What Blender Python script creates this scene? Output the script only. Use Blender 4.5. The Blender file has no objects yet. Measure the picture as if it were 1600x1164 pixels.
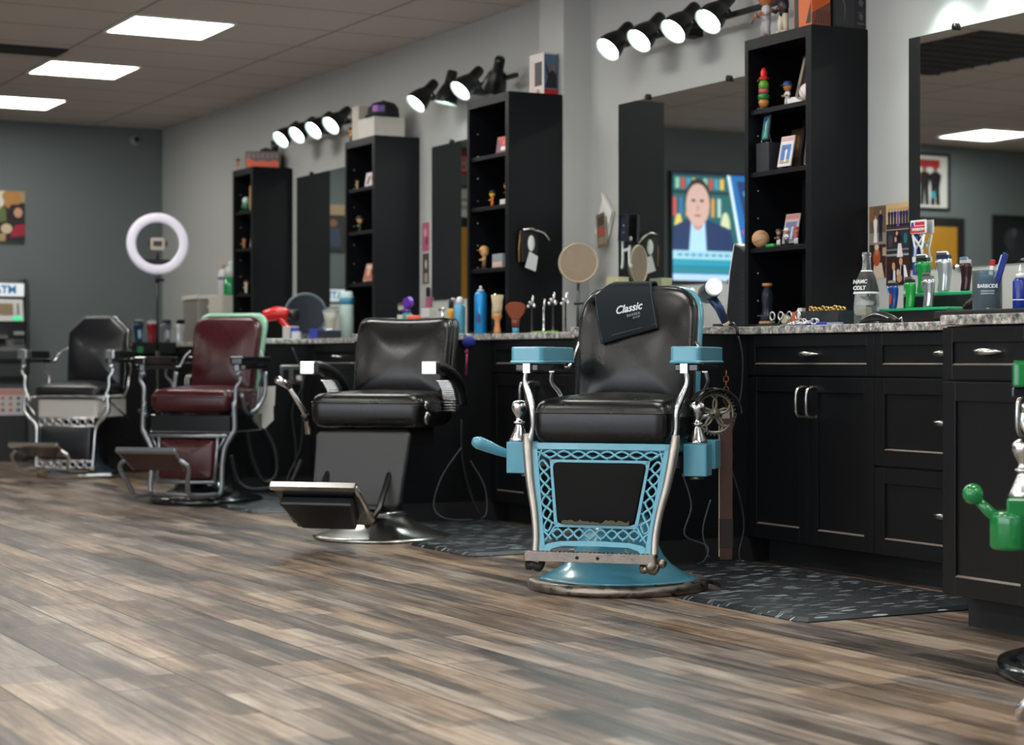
import bpy, math, random
from math import pi, sin, cos, radians as R
from mathutils import Matrix, Vector, Euler
random.seed(7)
scene = bpy.context.scene
COL = scene.collection

# ------------------------------------------------------------------ camera
cam_d = bpy.data.cameras.new('camera'); cam = bpy.data.objects.new('camera', cam_d); COL.objects.link(cam)
cam.location = (0, 0, .777)
cam.rotation_euler = (R(90), 0, -R(28.07))
cam_d.sensor_width = 36; cam_d.lens = 67.5
cam_d.shift_y = -17 / 1600
cam_d.clip_start = .05; cam_d.clip_end = 100
cam_d.dof.use_dof = True; cam_d.dof.focus_distance = 6.2; cam_d.dof.aperture_fstop = 3.5
scene.camera = cam
# ------------------------------------------------------------------ world, daylight, exposure
scene.view_settings.view_transform = 'Standard'; scene.view_settings.look = 'None'
scene.view_settings.exposure = 0.30; scene.view_settings.gamma = 1; scene.view_settings.use_curve_mapping = False
w = bpy.data.worlds.new('world'); scene.world = w; w.use_nodes = True
w.node_tree.nodes['Background'].inputs[0].default_value = (.62, .74, .9, 1)
w.node_tree.nodes['Background'].inputs[1].default_value = 1.2
def area(name, loc, rot, sx, sy, power, color):
    l = bpy.data.lights.new(name, 'AREA'); l.shape = 'RECTANGLE'; l.size = sx; l.size_y = sy; l.energy = power; l.color = color
    o = bpy.data.objects.new(name, l); COL.objects.link(o); o.location = loc; o.rotation_euler = rot
    return o
area('daylight_front_window', (-.2, -3.35, 1.35), (R(90), 0, pi), 4.6, 1.9, 60, (.95, .98, 1))
area('added_side_light', (-3.45, 2.6, 1.50), (R(90), 0, R(90)+pi), 8.4, 2.1, 130, (.95, .98, 1))  # side window is invented; this lamp is added for highlights on the leather

# ------------------------------------------------------------------ materials
def lin(h):
    if isinstance(h, str):
        h = h.lstrip('#'); c = [int(h[i:i+2], 16)/255 for i in (0, 2, 4)]
    else: c = list(h)
    return tuple(x/12.92 if x <= .04045 else ((x+.055)/1.055)**2.4 for x in c) + (1,)
MATS = {}
def mat(name, col='#808080', rough=.5, metal=0, bump=0, bscale=40, var=0, vscale=6, coat=0, emit=0, trans=0, ecol=None, rvar=0, spec=None, aniso=None):
    if name in MATS: return MATS[name]
    m = bpy.data.materials.new(name); m.use_nodes = True; MATS[name] = m
    nt = m.node_tree; b = nt.nodes['Principled BSDF']; L = nt.links
    c = lin(col)
    b.inputs['Base Color'].default_value = c; b.inputs['Roughness'].default_value = rough; b.inputs['Metallic'].default_value = metal
    if coat: b.inputs['Coat Weight'].default_value = coat; b.inputs['Coat Roughness'].default_value = .12
    if spec is not None: b.inputs['Specular IOR Level'].default_value = spec
    if trans: b.inputs['Transmission Weight'].default_value = trans; b.inputs['IOR'].default_value = 1.3
    if emit: b.inputs['Emission Color'].default_value = lin(ecol or col); b.inputs['Emission Strength'].default_value = emit
    tc = nt.nodes.new('ShaderNodeTexCoord')
    n = nt.nodes.new('ShaderNodeTexNoise'); n.inputs['Scale'].default_value = vscale; n.inputs['Detail'].default_value = 6
    L.new(tc.outputs['Object'], n.inputs['Vector'])
    v = var or .04
    cr = nt.nodes.new('ShaderNodeMixRGB'); cr.inputs[1].default_value = tuple(x*(1-v) for x in c[:3])+(1,); cr.inputs[2].default_value = tuple(min(1, x*(1+v)) for x in c[:3])+(1,)
    L.new(n.outputs['Fac'], cr.inputs[0]); L.new(cr.outputs[0], b.inputs['Base Color'])
    if rvar:
        mr = nt.nodes.new('ShaderNodeMapRange'); mr.inputs[1].default_value = .35; mr.inputs[2].default_value = .7
        mr.inputs[3].default_value = rough; mr.inputs[4].default_value = rough+rvar
        L.new(n.outputs['Fac'], mr.inputs[0]); L.new(mr.outputs[0], b.inputs['Roughness'])
    if bump:
        n2 = nt.nodes.new('ShaderNodeTexNoise'); n2.inputs['Scale'].default_value = bscale; n2.inputs['Detail'].default_value = 4
        L.new(tc.outputs['Object'], n2.inputs['Vector'])
        bp = nt.nodes.new('ShaderNodeBump'); bp.inputs['Strength'].default_value = bump; bp.inputs['Distance'].default_value = .004
        L.new(n2.outputs['Fac'], bp.inputs['Height']); L.new(bp.outputs[0], b.inputs['Normal'])
    return m
def ramp(nt, stops):
    r = nt.nodes.new('ShaderNodeValToRGB'); e = r.color_ramp.elements
    while len(e) < len(stops): e.new(.5)
    for k, (p, c) in enumerate(stops): e[k].position = p; e[k].color = lin(c)
    return r
def mk(name):
    m = bpy.data.materials.new(name); m.use_nodes = True; MATS[name] = m
    return m, m.node_tree, m.node_tree.nodes['Principled BSDF'], m.node_tree.links

def floor_mat():
    m, nt, b, L = mk('floor_planks'); N = nt.nodes.new
    tc = N('ShaderNodeTexCoord'); sp = N('ShaderNodeSeparateXYZ'); L.new(tc.outputs['Object'], sp.inputs[0])
    cb = N('ShaderNodeCombineXYZ'); L.new(sp.outputs[1], cb.inputs[0]); L.new(sp.outputs[0], cb.inputs[1])
    def brick(bw, rh, off, mort, fr=3):
        k = N('ShaderNodeTexBrick'); k.offset = off; k.offset_frequency = fr; k.squash = 1
        k.inputs['Scale'].default_value = 1; k.inputs['Mortar Size'].default_value = mort; k.inputs['Mortar Smooth'].default_value = .1
        k.inputs['Brick Width'].default_value = bw; k.inputs['Row Height'].default_value = rh; k.inputs['Bias'].default_value = 0
        k.inputs['Color1'].default_value = (0, 0, 0, 1); k.inputs['Color2'].default_value = (1, 1, 1, 1); k.inputs['Mortar'].default_value = (0, 0, 0, 1)
        L.new(cb.outputs[0], k.inputs['Vector']); return k
    b1 = brick(1.22, .216, .37, .0032, 2)     # planks and their seams
    b2 = brick(.61, .072, .43, 0, 2)          # printed strips inside each plank
    b3 = brick(.93, .108, .61, 0, 3)
    # streaky grain
    mp = N('ShaderNodeMapping'); mp.inputs['Scale'].default_value = (30, 1.6, 1); L.new(tc.outputs['Object'], mp.inputs[0])
    g = N('ShaderNodeTexNoise'); g.inputs['Scale'].default_value = 1.6; g.inputs['Detail'].default_value = 9; g.inputs['Roughness'].default_value = .74; g.inputs['Distortion'].default_value = .35
    L.new(mp.outputs[0], g.inputs['Vector'])
    mp2 = N('ShaderNodeMapping'); mp2.inputs['Scale'].default_value = (7, 1.4, 1); L.new(tc.outputs['Object'], mp2.inputs[0])
    g2 = N('ShaderNodeTexNoise'); g2.inputs['Scale'].default_value = 1.3; g2.inputs['Detail'].default_value = 5; L.new(mp2.outputs[0], g2.inputs['Vector'])
    def mth(op, a, bb, clamp=False):
        q = N('ShaderNodeMath'); q.operation = op; q.use_clamp = clamp
        for i, v in enumerate((a, bb)):
            if isinstance(v, (int, float)): q.inputs[i].default_value = v
            else: L.new(v, q.inputs[i])
        return q.outputs[0]
    s = mth('ADD', mth('MULTIPLY', b2.outputs['Color'], .27), mth('MULTIPLY', b3.outputs['Color'], .20))
    s = mth('ADD', s, mth('MULTIPLY', b1.outputs['Color'], .10))
    s = mth('ADD', s, mth('MULTIPLY', g2.outputs['Fac'], .45))
    s = mth('ADD', s, mth('MULTIPLY', mth('SUBTRACT', g.outputs['Fac'], .5), 1.25))
    cr = ramp(nt, [(.14, '#1c1511'), (.31, '#3d3128'), (.46, '#64533f' if False else '#625143'), (.60, '#857160'), (.74, '#a4917d'), (.92, '#c2b29e')])
    L.new(s, cr.inputs[0])
    # some strips greyer, some more tan
    hs = N('ShaderNodeHueSaturation'); L.new(cr.outputs[0], hs.inputs['Color'])
    L.new(mth('ADD', mth('MULTIPLY', b3.outputs['Color'], .55), .52), hs.inputs['Saturation'])
    mx = N('ShaderNodeMixRGB'); mx.blend_type = 'MULTIPLY'; mx.inputs[2].default_value = (.07, .055, .05, 1)
    L.new(b1.outputs['Fac'], mx.inputs[0]); L.new(hs.outputs[0], mx.inputs[1]); L.new(mx.outputs[0], b.inputs['Base Color'])
    rr = N('ShaderNodeMapRange'); rr.inputs[3].default_value = .24; rr.inputs[4].default_value = .42; L.new(g.outputs['Fac'], rr.inputs[0]); L.new(rr.outputs[0], b.inputs['Roughness'])
    bp = N('ShaderNodeBump'); bp.inputs['Strength'].default_value = .35; bp.inputs['Distance'].default_value = .002
    h = mth('SUBTRACT', mth('MULTIPLY', g.outputs['Fac'], .6), b1.outputs['Fac']); L.new(h, bp.inputs['Height']); L.new(bp.outputs[0], b.inputs['Normal'])
    return m
def ceil_mat():
    m, nt, b, L = mk('ceiling_tile'); N = nt.nodes.new
    tc = N('ShaderNodeTexCoord'); k = N('ShaderNodeTexBrick'); k.offset = 0; k.squash = 1
    mp = N('ShaderNodeMapping'); mp.inputs['Location'].default_value = (-3.15+6, -10.95+12, 0); L.new(tc.outputs['Object'], mp.inputs[0])
    k.inputs['Scale'].default_value = 1; k.inputs['Mortar Size'].default_value = .009; k.inputs['Brick Width'].default_value = 1.2; k.inputs['Row Height'].default_value = .6
    k.inputs['Color1'].default_value = lin('#cfc5bd'); k.inputs['Color2'].default_value = lin('#d3cac2'); k.inputs['Mortar'].default_value = lin('#8f8780')
    L.new(mp.outputs[0], k.inputs['Vector']); 
    n = N('ShaderNodeTexNoise'); n.inputs['Scale'].default_value = 90; n.inputs['Detail'].default_value = 3; L.new(tc.outputs['Object'], n.inputs['Vector'])
    mx = N('ShaderNodeMixRGB'); mx.blend_type = 'MULTIPLY'; mx.inputs[0].default_value = .25; L.new(k.outputs['Color'], mx.inputs[1]); L.new(n.outputs['Fac'], mx.inputs[2])
    L.new(mx.outputs[0], b.inputs['Base Color']); b.inputs['Roughness'].default_value = .92
    bp = N('ShaderNodeBump'); bp.inputs['Strength'].default_value = .5; bp.inputs['Distance'].default_value = .004; L.new(k.outputs['Fac'], bp.inputs['Height']); L.new(bp.outputs[0], b.inputs['Normal'])
    return m
def granite_mat():
    m, nt, b, L = mk('granite'); N = nt.nodes.new
    tc = N('ShaderNodeTexCoord')
    v = N('ShaderNodeTexVoronoi'); v.inputs['Scale'].default_value = 110; L.new(tc.outputs['Object'], v.inputs['Vector'])
    n = N('ShaderNodeTexNoise'); n.inputs['Scale'].default_value = 38; n.inputs['Detail'].default_value = 8; n.inputs['Roughness'].default_value = .75; L.new(tc.outputs['Object'], n.inputs['Vector'])
    cr = ramp(nt, [(.33, '#2b2522'), (.43, '#6f6052'), (.52, '#a4937f'), (.62, '#c9bca8'), (.8, '#e2d8c8')]); L.new(n.outputs['Fac'], cr.inputs[0])
    mx = N('ShaderNodeMixRGB'); mx.blend_type = 'OVERLAY'; mx.inputs[0].default_value = .55; L.new(cr.outputs[0], mx.inputs[1]); L.new(v.outputs['Color'], mx.inputs[2])
    h = N('ShaderNodeHueSaturation'); h.inputs['Saturation'].default_value = .28; L.new(mx.outputs[0], h.inputs['Color']); L.new(h.outputs[0], b.inputs['Base Color'])
    b.inputs['Roughness'].default_value = .28
    return m
def flecked_mat():
    m, nt, b, L = mk('mat_rubber'); N = nt.nodes.new
    tc = N('ShaderNodeTexCoord'); mp = N('ShaderNodeMapping'); mp.inputs['Scale'].default_value = (11, 75, 20); L.new(tc.outputs['Object'], mp.inputs[0])
    v = N('ShaderNodeTexVoronoi'); v.inputs['Scale'].default_value = 1; L.new(mp.outputs[0], v.inputs['Vector'])
    cr = N('ShaderNodeMath'); cr.operation = 'LESS_THAN'; cr.inputs[1].default_value = .33; L.new(v.outputs['Distance'], cr.inputs[0])
    mx = N('ShaderNodeMixRGB'); mx.inputs[1].default_value = lin('#1b2024'); mx.inputs[2].default_value = lin('#b9c4ca')
    n = N('ShaderNodeTexNoise'); n.inputs['Scale'].default_value = 5; L.new(tc.outputs['Object'], n.inputs['Vector'])
    q = N('ShaderNodeMath'); q.operation = 'MULTIPLY'; gt = N('ShaderNodeMapRange'); gt.inputs[1].default_value = .45; gt.inputs[2].default_value = .85; L.new(v.outputs['Color'], gt.inputs[0]); L.new(cr.outputs[0], q.inputs[0]); L.new(gt.outputs[0], q.inputs[1])
    L.new(q.outputs[0], mx.inputs[0]); L.new(mx.outputs[0], b.inputs['Base Color']); b.inputs['Roughness'].default_value = .5
    bp = N('ShaderNodeBump'); bp.inputs['Strength'].default_value = .4; bp.inputs['Distance'].default_value = .003; L.new(n.outputs['Fac'], bp.inputs['Height']); L.new(bp.outputs[0], b.inputs['Normal'])
    return m
M_FLOOR = floor_mat(); M_CEIL = ceil_mat(); M_GRAN = granite_mat(); M_MATRUB = flecked_mat()
M_WALL = mat('wall_paint', '#b4b5b3', .75, bump=.06, bscale=160, vscale=3)
M_WALLD = mat('wall_paint_dark', '#687071', .78, bump=.06, bscale=160, vscale=3)
M_WHITE = mat('white_paint', '#e8e6e0', .5)
M_BLK = mat('black_cabinet', '#101114', .34, bump=.08, bscale=60, var=.25, vscale=12, spec=.42)
M_SHELF = mat('black_brown_laminate', '#0d0e12', .40, bump=.07, bscale=90, var=.2, vscale=14, spec=.2)
M_INNER = mat('black_shelf_inside', '#0b0b0d', .55)
M_BPL = mat('black_plastic', '#0d0e10', .33)
M_BMAT = mat('black_matte', '#101113', .7)
M_CHROME = mat('chrome', '#d8d8da', .14, 1, rvar=.12, vscale=9)
M_WORN = mat('worn_chrome', '#8f867d', .26, 1, rvar=.35, var=.6, vscale=26, bump=.2, bscale=120)
M_STEEL = mat('brushed_steel', '#c2c0bc', .24, 1)
M_SILV = mat('silver_paint', '#8e9298', .35, .75, var=.1)
M_LEATH = mat('black_leather', '#090909', .26, bump=.05, bscale=160, var=.25, vscale=9, rvar=.06, spec=.5)
M_BURG = mat('burgundy_leather', '#3d0f15', .26, bump=.05, bscale=200, var=.2, vscale=8, rvar=.1)
M_BLUE = mat('sky_blue_enamel', '#5a9fb5', .24, coat=.4, var=.07, vscale=5)
M_WENAM = mat('cream_enamel', '#cfccc4', .25, coat=.4)
M_GREEN = mat('green_enamel', '#0f7a3c', .2, coat=.5)
M_MINT = mat('mint_enamel', '#7fae93', .3, coat=.2)
M_BENAM = mat('black_enamel', '#0e1114', .15, coat=.6)
M_NAVY = mat('navy_terry', '#0a131b', .95, bump=.9, bscale=700)
M_MIRROR = mat('mirror_glass', '#e3e8e6', .012, 1)
M_GLASS = mat('clear_glass', '#e8eeee', .03, trans=1)
M_BROWNL = mat('brown_leather', '#3c1d12', .5, bump=.3, bscale=60, var=.35, vscale=14)
M_WOODY = mat('yellow_wood', '#b98628', .45, bump=.1, bscale=30, var=.12, vscale=8)
M_DIFF = mat('light_diffuser', '#f6fff8', .5, emit=17, ecol='#fffdf6')
def C(h, r=.45, **k): return mat('paint_'+h.strip('#'), h, r, **k)

# ------------------------------------------------------------------ mesh builder
class MB:
    def __init__(s): s.v = []; s.f = []; s.m = []; s.s = []; s.mats = []
    def mi(s, m):
        if m is None: return 0
        if m not in s.mats: s.mats.append(m)
        return s.mats.index(m)+1
    def add(s, vs, fs, m=None, smooth=False, M=None):
        k = len(s.v); mi = s.mi(m) if m else 0
        for v in vs:
            v = Vector(v); s.v.append(tuple(M @ v) if M else tuple(v))
        for f in fs: s.f.append([i+k for i in f]); s.m.append(mi); s.s.append(smooth)
        return s
    def box(s, x0, x1, y0, y1, z0, z1, m=None, M=None):
        vs = [(x, y, z) for x in (x0, x1) for y in (y0, y1) for z in (z0, z1)]
        return s.add(vs, [(0,1,3,2),(4,6,7,5),(0,4,5,1),(2,3,7,6),(0,2,6,4),(1,5,7,3)], m, False, M)
    def cbox(s, c, d, m=None, M=None):
        return s.box(c[0]-d[0]/2, c[0]+d[0]/2, c[1]-d[1]/2, c[1]+d[1]/2, c[2]-d[2]/2, c[2]+d[2]/2, m, M)
    def lathe(s, prof, m=None, n=24, c=(0,0,0), M=None, sx=1, sy=1, cap=True, smooth=True):
        vs = []; fs = []
        for r, z in prof:
            for i in range(n):
                a = 2*pi*i/n; vs.append((c[0]+r*cos(a)*sx, c[1]+r*sin(a)*sy, c[2]+z))
        for j in range(len(prof)-1):
            for i in range(n):
                i2 = (i+1) % n; fs.append((j*n+i, j*n+i2, (j+1)*n+i2, (j+1)*n+i))
        if cap: fs.append(tuple(range(n))[::-1]); fs.append(tuple(range((len(prof)-1)*n, len(prof)*n)))
        return s.add(vs, fs, m, smooth, M)
    def ball(s, c, r, m=None, n=14, sc=(1,1,1), M=None):
        prof = [(max(1e-4, sin(pi*k/8)), -cos(pi*k/8)) for k in range(9)]
        vs = []; fs = []
        for pr, pz in prof:
            for i in range(n):
                a = 2*pi*i/n; vs.append((c[0]+r*sc[0]*pr*cos(a), c[1]+r*sc[1]*pr*sin(a), c[2]+r*sc[2]*pz))
        for j in range(8):
            for i in range(n):
                i2 = (i+1) % n; fs.append((j*n+i, j*n+i2, (j+1)*n+i2, (j+1)*n+i))
        return s.add(vs, fs, m, True, M)
    def tube(s, pts, r, m=None, n=8, flat=1, sm=0, up=None, M=None, closed=False, rect=False):
        P = [Vector(p) for p in pts]
        if not isinstance(r, (list, tuple)): r = [r]*len(P)
        r = list(r)
        if sm:
            Q = []; RR = []
            K = len(P)
            for i in range(K-1):
                p0 = P[max(0,i-1)]; p1 = P[i]; p2 = P[i+1]; p3 = P[min(K-1,i+2)]
                for t in range(sm):
                    u = t/sm
                    Q.append(.5*((2*p1)+(p2-p0)*u+(2*p0-5*p1+4*p2-p3)*u*u+(3*p1-p0-3*p2+p3)*u**3)); RR.append(r[i]*(1-u)+r[i+1]*u)
            Q.append(P[-1]); RR.append(r[-1]); P = Q; r = RR
        K = len(P); vs = []; fs = []
        up = Vector(up) if up else None
        prev = None
        for i in range(K):
            if closed: t = P[(i+1) % K]-P[i-1]
            else: t = P[min(K-1,i+1)]-P[max(0,i-1)]
            if t.length < 1e-9: t = Vector((0,0,1))
            t.normalize()
            if up is not None: a = up - t*up.dot(t)
            elif prev is None:
                q = Vector((0,0,1)) if abs(t.z) < .9 else Vector((1,0,0)); a = q-t*q.dot(t)
            else: a = prev-t*prev.dot(t)
            if a.length < 1e-6: a = Vector((1,0,0))-t*t.x
            a.normalize(); prev = a; bb = t.cross(a)
            for k in range(n):
                an = 2*pi*(k+.5)/n
                vs.append(P[i]+a*(cos(an)*r[i]*flat)+bb*(sin(an)*r[i]))
        for i in range(K if closed else K-1):
            i2 = (i+1) % K
            for k in range(n):
                k2 = (k+1) % n; fs.append((i*n+k, i*n+k2, i2*n+k2, i2*n+k))
        if not closed: fs.append(tuple(range(n))[::-1]); fs.append(tuple(range((K-1)*n, K*n)))
        return s.add(vs, fs, m, n > 4, M)
    def cyl(s, p, q, r, m=None, n=16, r2=None, M=None):
        return s.tube([p, q], [r, r if r2 is None else r2], m, n, M=M)
    def prism(s, poly, h0, h1, f3, m=None, smooth=False, M=None):
        n = len(poly); vs = [f3(u, v, h0) for u, v in poly]+[f3(u, v, h1) for u, v in poly]
        fs = [tuple(range(n))[::-1], tuple(range(n, 2*n))]+[(i, (i+1) % n, n+(i+1) % n, n+i) for i in range(n)]
        return s.add(vs, fs, m, smooth, M)
    def pad(s, poly, f3, t, rnd=.02, bulge=.01, back=.003, m=None, M=None):
        """upholstered slab: outline poly (u,v), thickness t along h, rounded edge and crowned face"""
        n = len(poly); cx = sum(p[0] for p in poly)/n; cy = sum(p[1] for p in poly)/n
        rad = max(math.hypot(p[0]-cx, p[1]-cy) for p in poly)
        k = rnd/rad
        prof = []
        for a in (0, 22, 45, 68, 90): prof.append((1-k*(1-sin(R(a))), -t/2+rnd*(1-cos(R(90-a))) if False else -t/2+rnd-rnd*cos(R(a))))
        for a in (90, 68, 45, 22, 0): prof.append((1-k*(1-sin(R(a))), t/2-rnd+rnd*cos(R(a))))
        rings = [(q, h) for q, h in [(.0, -t/2-back), (.5, -t/2-back*.7)]]+prof
        s0 = prof[-1][0]
        for q in (.93, .82, .66, .45, .22, .0):
            rings.append((s0*q, t/2+bulge*(1-q**2.6)))
        vs = []; fs = []
        for q, h in rings:
            q = max(q, .001)
            for (u, v) in poly: vs.append(f3(cx+(u-cx)*q, cy+(v-cy)*q, h))
        for j in range(len(rings)-1):
            for i in range(n):
                i2 = (i+1) % n; fs.append((j*n+i, j*n+i2, (j+1)*n+i2, (j+1)*n+i))
        return s.add(vs, fs, m, True, M)
    def quad(s, a, b, c, d, m=None, M=None): return s.add([a, b, c, d], [(0,1,2,3)], m, False, M)
    def build(s, name, m, parent=None, bevel=0, loc=None, rot=None, fixn=True):
        me = bpy.data.meshes.new(name); me.from_pydata(s.v, [], s.f)
        for x in [m or s.mats[0]]+s.mats: me.materials.append(x)
        me.polygons.foreach_set('material_index', s.m); me.polygons.foreach_set('use_smooth', s.s)
        me.update(); me.validate()
        if fixn:
            import bmesh
            bm = bmesh.new(); bm.from_mesh(me); bmesh.ops.recalc_face_normals(bm, faces=bm.faces); bm.to_mesh(me); bm.free()
        o = bpy.data.objects.new(name, me); COL.objects.link(o)
        if parent: o.parent = parent
        if loc: o.location = loc
        if rot: o.rotation_euler = rot
        if bevel:
            md = o.modifiers.new('bevel', 'BEVEL'); md.width = bevel; md.segments = 2; md.limit_method = 'ANGLE'; md.angle_limit = R(40)
        return o
def rpoly(pts, r, n=5):
    """polygon with rounded corners; r number or list"""
    K = len(pts); out = []
    rs = r if isinstance(r, (list, tuple)) else [r]*K
    for i in range(K):
        p = Vector(pts[i]); a = Vector(pts[i-1])-p; b = Vector(pts[(i+1) % K])-p
        la, lb = a.length, b.length; a.normalize(); b.normalize()
        d = min(rs[i], la*.49, lb*.49)
        if d < 1e-5: out.append(tuple(p)); continue
        p1 = p+a*d; p2 = p+b*d
        for k in range(n+1):
            t = k/n; q = p1*(1-t)**2+p*2*t*(1-t)+p2*t*t; out.append((q.x, q.y))
    return out
def thing(name, label, cat, loc=(0,0,0), rz=0, group=None):
    o = bpy.data.objects.new(name, None); COL.objects.link(o); o.empty_display_size = .05
    o.location = loc; o.rotation_euler = (0, 0, rz); o['label'] = label; o['category'] = cat
    if group: o['group'] = group
    return o
def tag(o, label, cat, group=None, kind=None):
    if label: o['label'] = label
    if cat: o['category'] = cat
    if group: o['group'] = group
    if kind: o['kind'] = kind
    return o
def struct(o): o['kind'] = 'structure'; return o
def dup(root, loc, rz, label=None, group=None):
    r = root.copy(); COL.objects.link(r); r.location = loc; r.rotation_euler = (0, 0, rz)
    if label: r['label'] = label
    if group: r['group'] = group
    for ch in [c for c in bpy.data.objects if c.parent == root]:
        c = ch.copy(); COL.objects.link(c); c.parent = r
        for g in [d for d in bpy.data.objects if d.parent == ch]:
            d = g.copy(); COL.objects.link(d); d.parent = c
    return r
def text(name, body, size, m, parent, M, shear=0, extrude=.0006, bold=0, sx=1):
    cu = bpy.data.curves.new(name, 'FONT'); cu.body = body; cu.size = size; cu.shear = shear; cu.extrude = extrude
    cu.align_x = 'CENTER'; cu.align_y = 'CENTER'; cu.offset = bold; cu.resolution_u = 3
    t = bpy.data.objects.new(name, cu); COL.objects.link(t)
    me = bpy.data.meshes.new_from_object(t.evaluated_get(bpy.context.evaluated_depsgraph_get()))
    bpy.data.objects.remove(t); me.materials.clear(); me.materials.append(m)
    me.transform(Matrix.Diagonal((sx,1,1,1))); me.transform(M)
    o = bpy.data.objects.new(name, me); COL.objects.link(o)
    if parent: o.parent = parent
    return o
def frameM(origin, xdir, ydir):
    """matrix whose local x,y axes run along the given directions (z = x cross y)"""
    x = Vector(xdir).normalized(); y = Vector(ydir); y = (y-x*y.dot(x)).normalized(); z = x.cross(y)
    m = Matrix((x, y, z)).transposed().to_4x4(); m.translation = Vector(origin); return m
XY = lambda u, v, h: (u, v, h)
XZ = lambda y0: (lambda u, v, h: (u, y0-h, v))

# ------------------------------------------------------------------ room shell
WX = 4.93; CZ = 2.70; FAR = 15.4
b = MB(); b.box(-3.3, WX+.1, -3.3, FAR+.1, -.1, 0); struct(b.build('floor', M_FLOOR))
b = MB(); b.box(-3.3, WX+.1, -3.3, FAR+.1, CZ, CZ+.1); struct(b.build('ceiling', M_CEIL))
b = MB(); b.box(WX, WX+.12, -3.3, FAR+.1, 0, CZ); struct(b.build('wall_right', M_WALL))
b = MB(); b.box(4.774, WX, 8.40, 8.65, 0, CZ); struct(b.build('wall_pilaster', M_WALL))
b = MB(); b.box(1.6, WX, FAR, FAR+.12, 0, CZ); struct(b.build('wall_back', M_WALLD))
b = MB(); b.box(-3.3, 1.6, 13.3, 13.42, 0, CZ); b.box(1.5, 1.6, 13.42, FAR+.1, 0, CZ); struct(b.build('wall_back_left', M_WALLD))
b = MB()
for y0, y1, z0, z1 in ((-3.3,-1.6,0,CZ), (6.8,13.3,0,CZ), (-1.6,6.8,0,.4), (-1.6,6.8,2.55,CZ)): b.box(-3.42, -3.3, y0, y1, z0, z1)
struct(b.build('wall_left', M_WALLD))
b = MB()
for x0, x1, z0, z1 in ((-3.42,-2.5,0,CZ), (2.1,WX+.1,0,CZ), (-2.5,2.1,0,.4), (-2.5,2.1,2.3,CZ)): b.box(x0, x1, -3.42, -3.3, z0, z1)
struct(b.build('wall_front', M_WALLD))
b = MB()
for x in (-2.5, -1.0, .5, 2.04): b.box(x, x+.06, -3.40, -3.32, .4, 2.3)
b.box(-2.5, 2.1, -3.4, -3.32, .4, .46); b.box(-2.5, 2.1, -3.4, -3.32, 2.24, 2.3)
struct(b.build('window_1', M_BMAT))
b = MB()
for y in (-1.6, .48, 2.57, 4.66, 6.74): b.box(-3.40, -3.32, y, y+.06, .4, 2.55)
b.box(-3.4, -3.32, -1.6, 6.8, .4, .46); b.box(-3.4, -3.32, -1.6, 6.8, 2.49, 2.55)
struct(b.build('added_window_2', M_BMAT))  # invented window in the unseen left wall, around the added side light
b = MB(); b.box(1.6, WX, FAR-.015, FAR, 0, .11); struct(b.build('baseboard_back', M_BMAT, bevel=.003))
b = MB(); b.box(WX-.015, WX, 13.9, FAR, 0, .11); struct(b.build('baseboard_right', M_BMAT, bevel=.003))
def door(name, x0, x1, Y):
    e = bpy.data.objects.new(name, None); COL.objects.link(e); e.location = ((x0+x1)/2, Y, 0); struct(e)
    hw = (x1-x0)/2
    b = MB(); b.box(-hw, -hw+.075, -.03, .0, 0, 2.06); b.box(hw-.075, hw, -.03, .0, 0, 2.06); b.box(-hw+.075, hw-.075, -.03, .0, 1.985, 2.06)
    b.build('door_frame', M_BMAT, e, .003)
    b = MB(); b.box(-hw+.08, hw-.08, -.02, -.001, 0.005, 1.98); b.build('door_panel', M_WOODY, e, .002)
    b = MB(); b.cyl((hw-.14, -.02, .95), (hw-.14, -.06, .95), .012); b.cyl((hw-.14, -.055, .95), (hw-.26, -.055, .95), .009); b.build('door_handle', M_STEEL, e)
door('door_1', 1.62, 2.52, FAR); door('door_2', -1.83, -.86, 13.3)

# ceiling lights
def ceiling_light(x, y, label):
    t = thing('ceiling_light', label, 'ceiling light', (x, y, CZ), 0, 'square ceiling light panels')
    b = MB()
    for a in ((-.3,-.285,-.3,.3), (.285,.3,-.3,.3), (-.285,.285,-.3,-.285), (-.285,.285,.285,.3)): b.box(a[0], a[1], a[2], a[3], -.012, -.0005)
    b.build('frame', M_WHITE, t)
    b = MB(); b.box(-.285, .285, -.285, .285, -.006, -.001); b.build('diffuser', M_DIFF, t)
vis = {(3.45,10.65): 'square white light panel in the ceiling, nearest and largest of the three in view',
       (3.45,12.45): 'square white light panel in the ceiling, middle one of the three in view',
       (3.45,14.25): 'square white light panel in the ceiling, nearest the dark back wall above the cash machine'}
for x in (3.45, 1.05, -1.35):
    for k in range(9):
        y = 14.25-1.8*k
        if x < 3 and y > 13: continue
        if x == 1.05 and y > 8: continue  # middle row is unseen, added for highlights on the chair leather
        ceiling_light(x, y, vis.get((x, round(y,2)), 'square white ceiling light panel out of view over the barber floor' if not (x < 0 and abs(y-12.45) < .1) else 'square ceiling light panel seen reflected in the mirror above the clippers'))
def vent(x, y, sx, sy, label):
    t = thing('ceiling_vent', label, 'ceiling vent', (x, y, CZ))
    b = MB(); b.box(-sx/2, sx/2, -sy/2, sy/2, -.004, -.0005); b.build('vent_back', M_BMAT, t)
    b = MB()
    for k in range(9): yy = -sy/2+sy*(k+.5)/9; b.box(-sx/2, sx/2, yy-.008, yy+.008, -.012, -.004)
    b.build('slats', mat('vent_grey', '#2c2b2b', .7), t)
vent(2.85, 11.85, .6, .3, 'dark slatted air vent in the ceiling at the left edge')
vent(1.75, 9.3, .9, 1.5, 'large dark slatted panel standing for a dropped ceiling beam, seen in the right mirror')  # dark panel in place of a dropped beam, not a real vent
o = None
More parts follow.
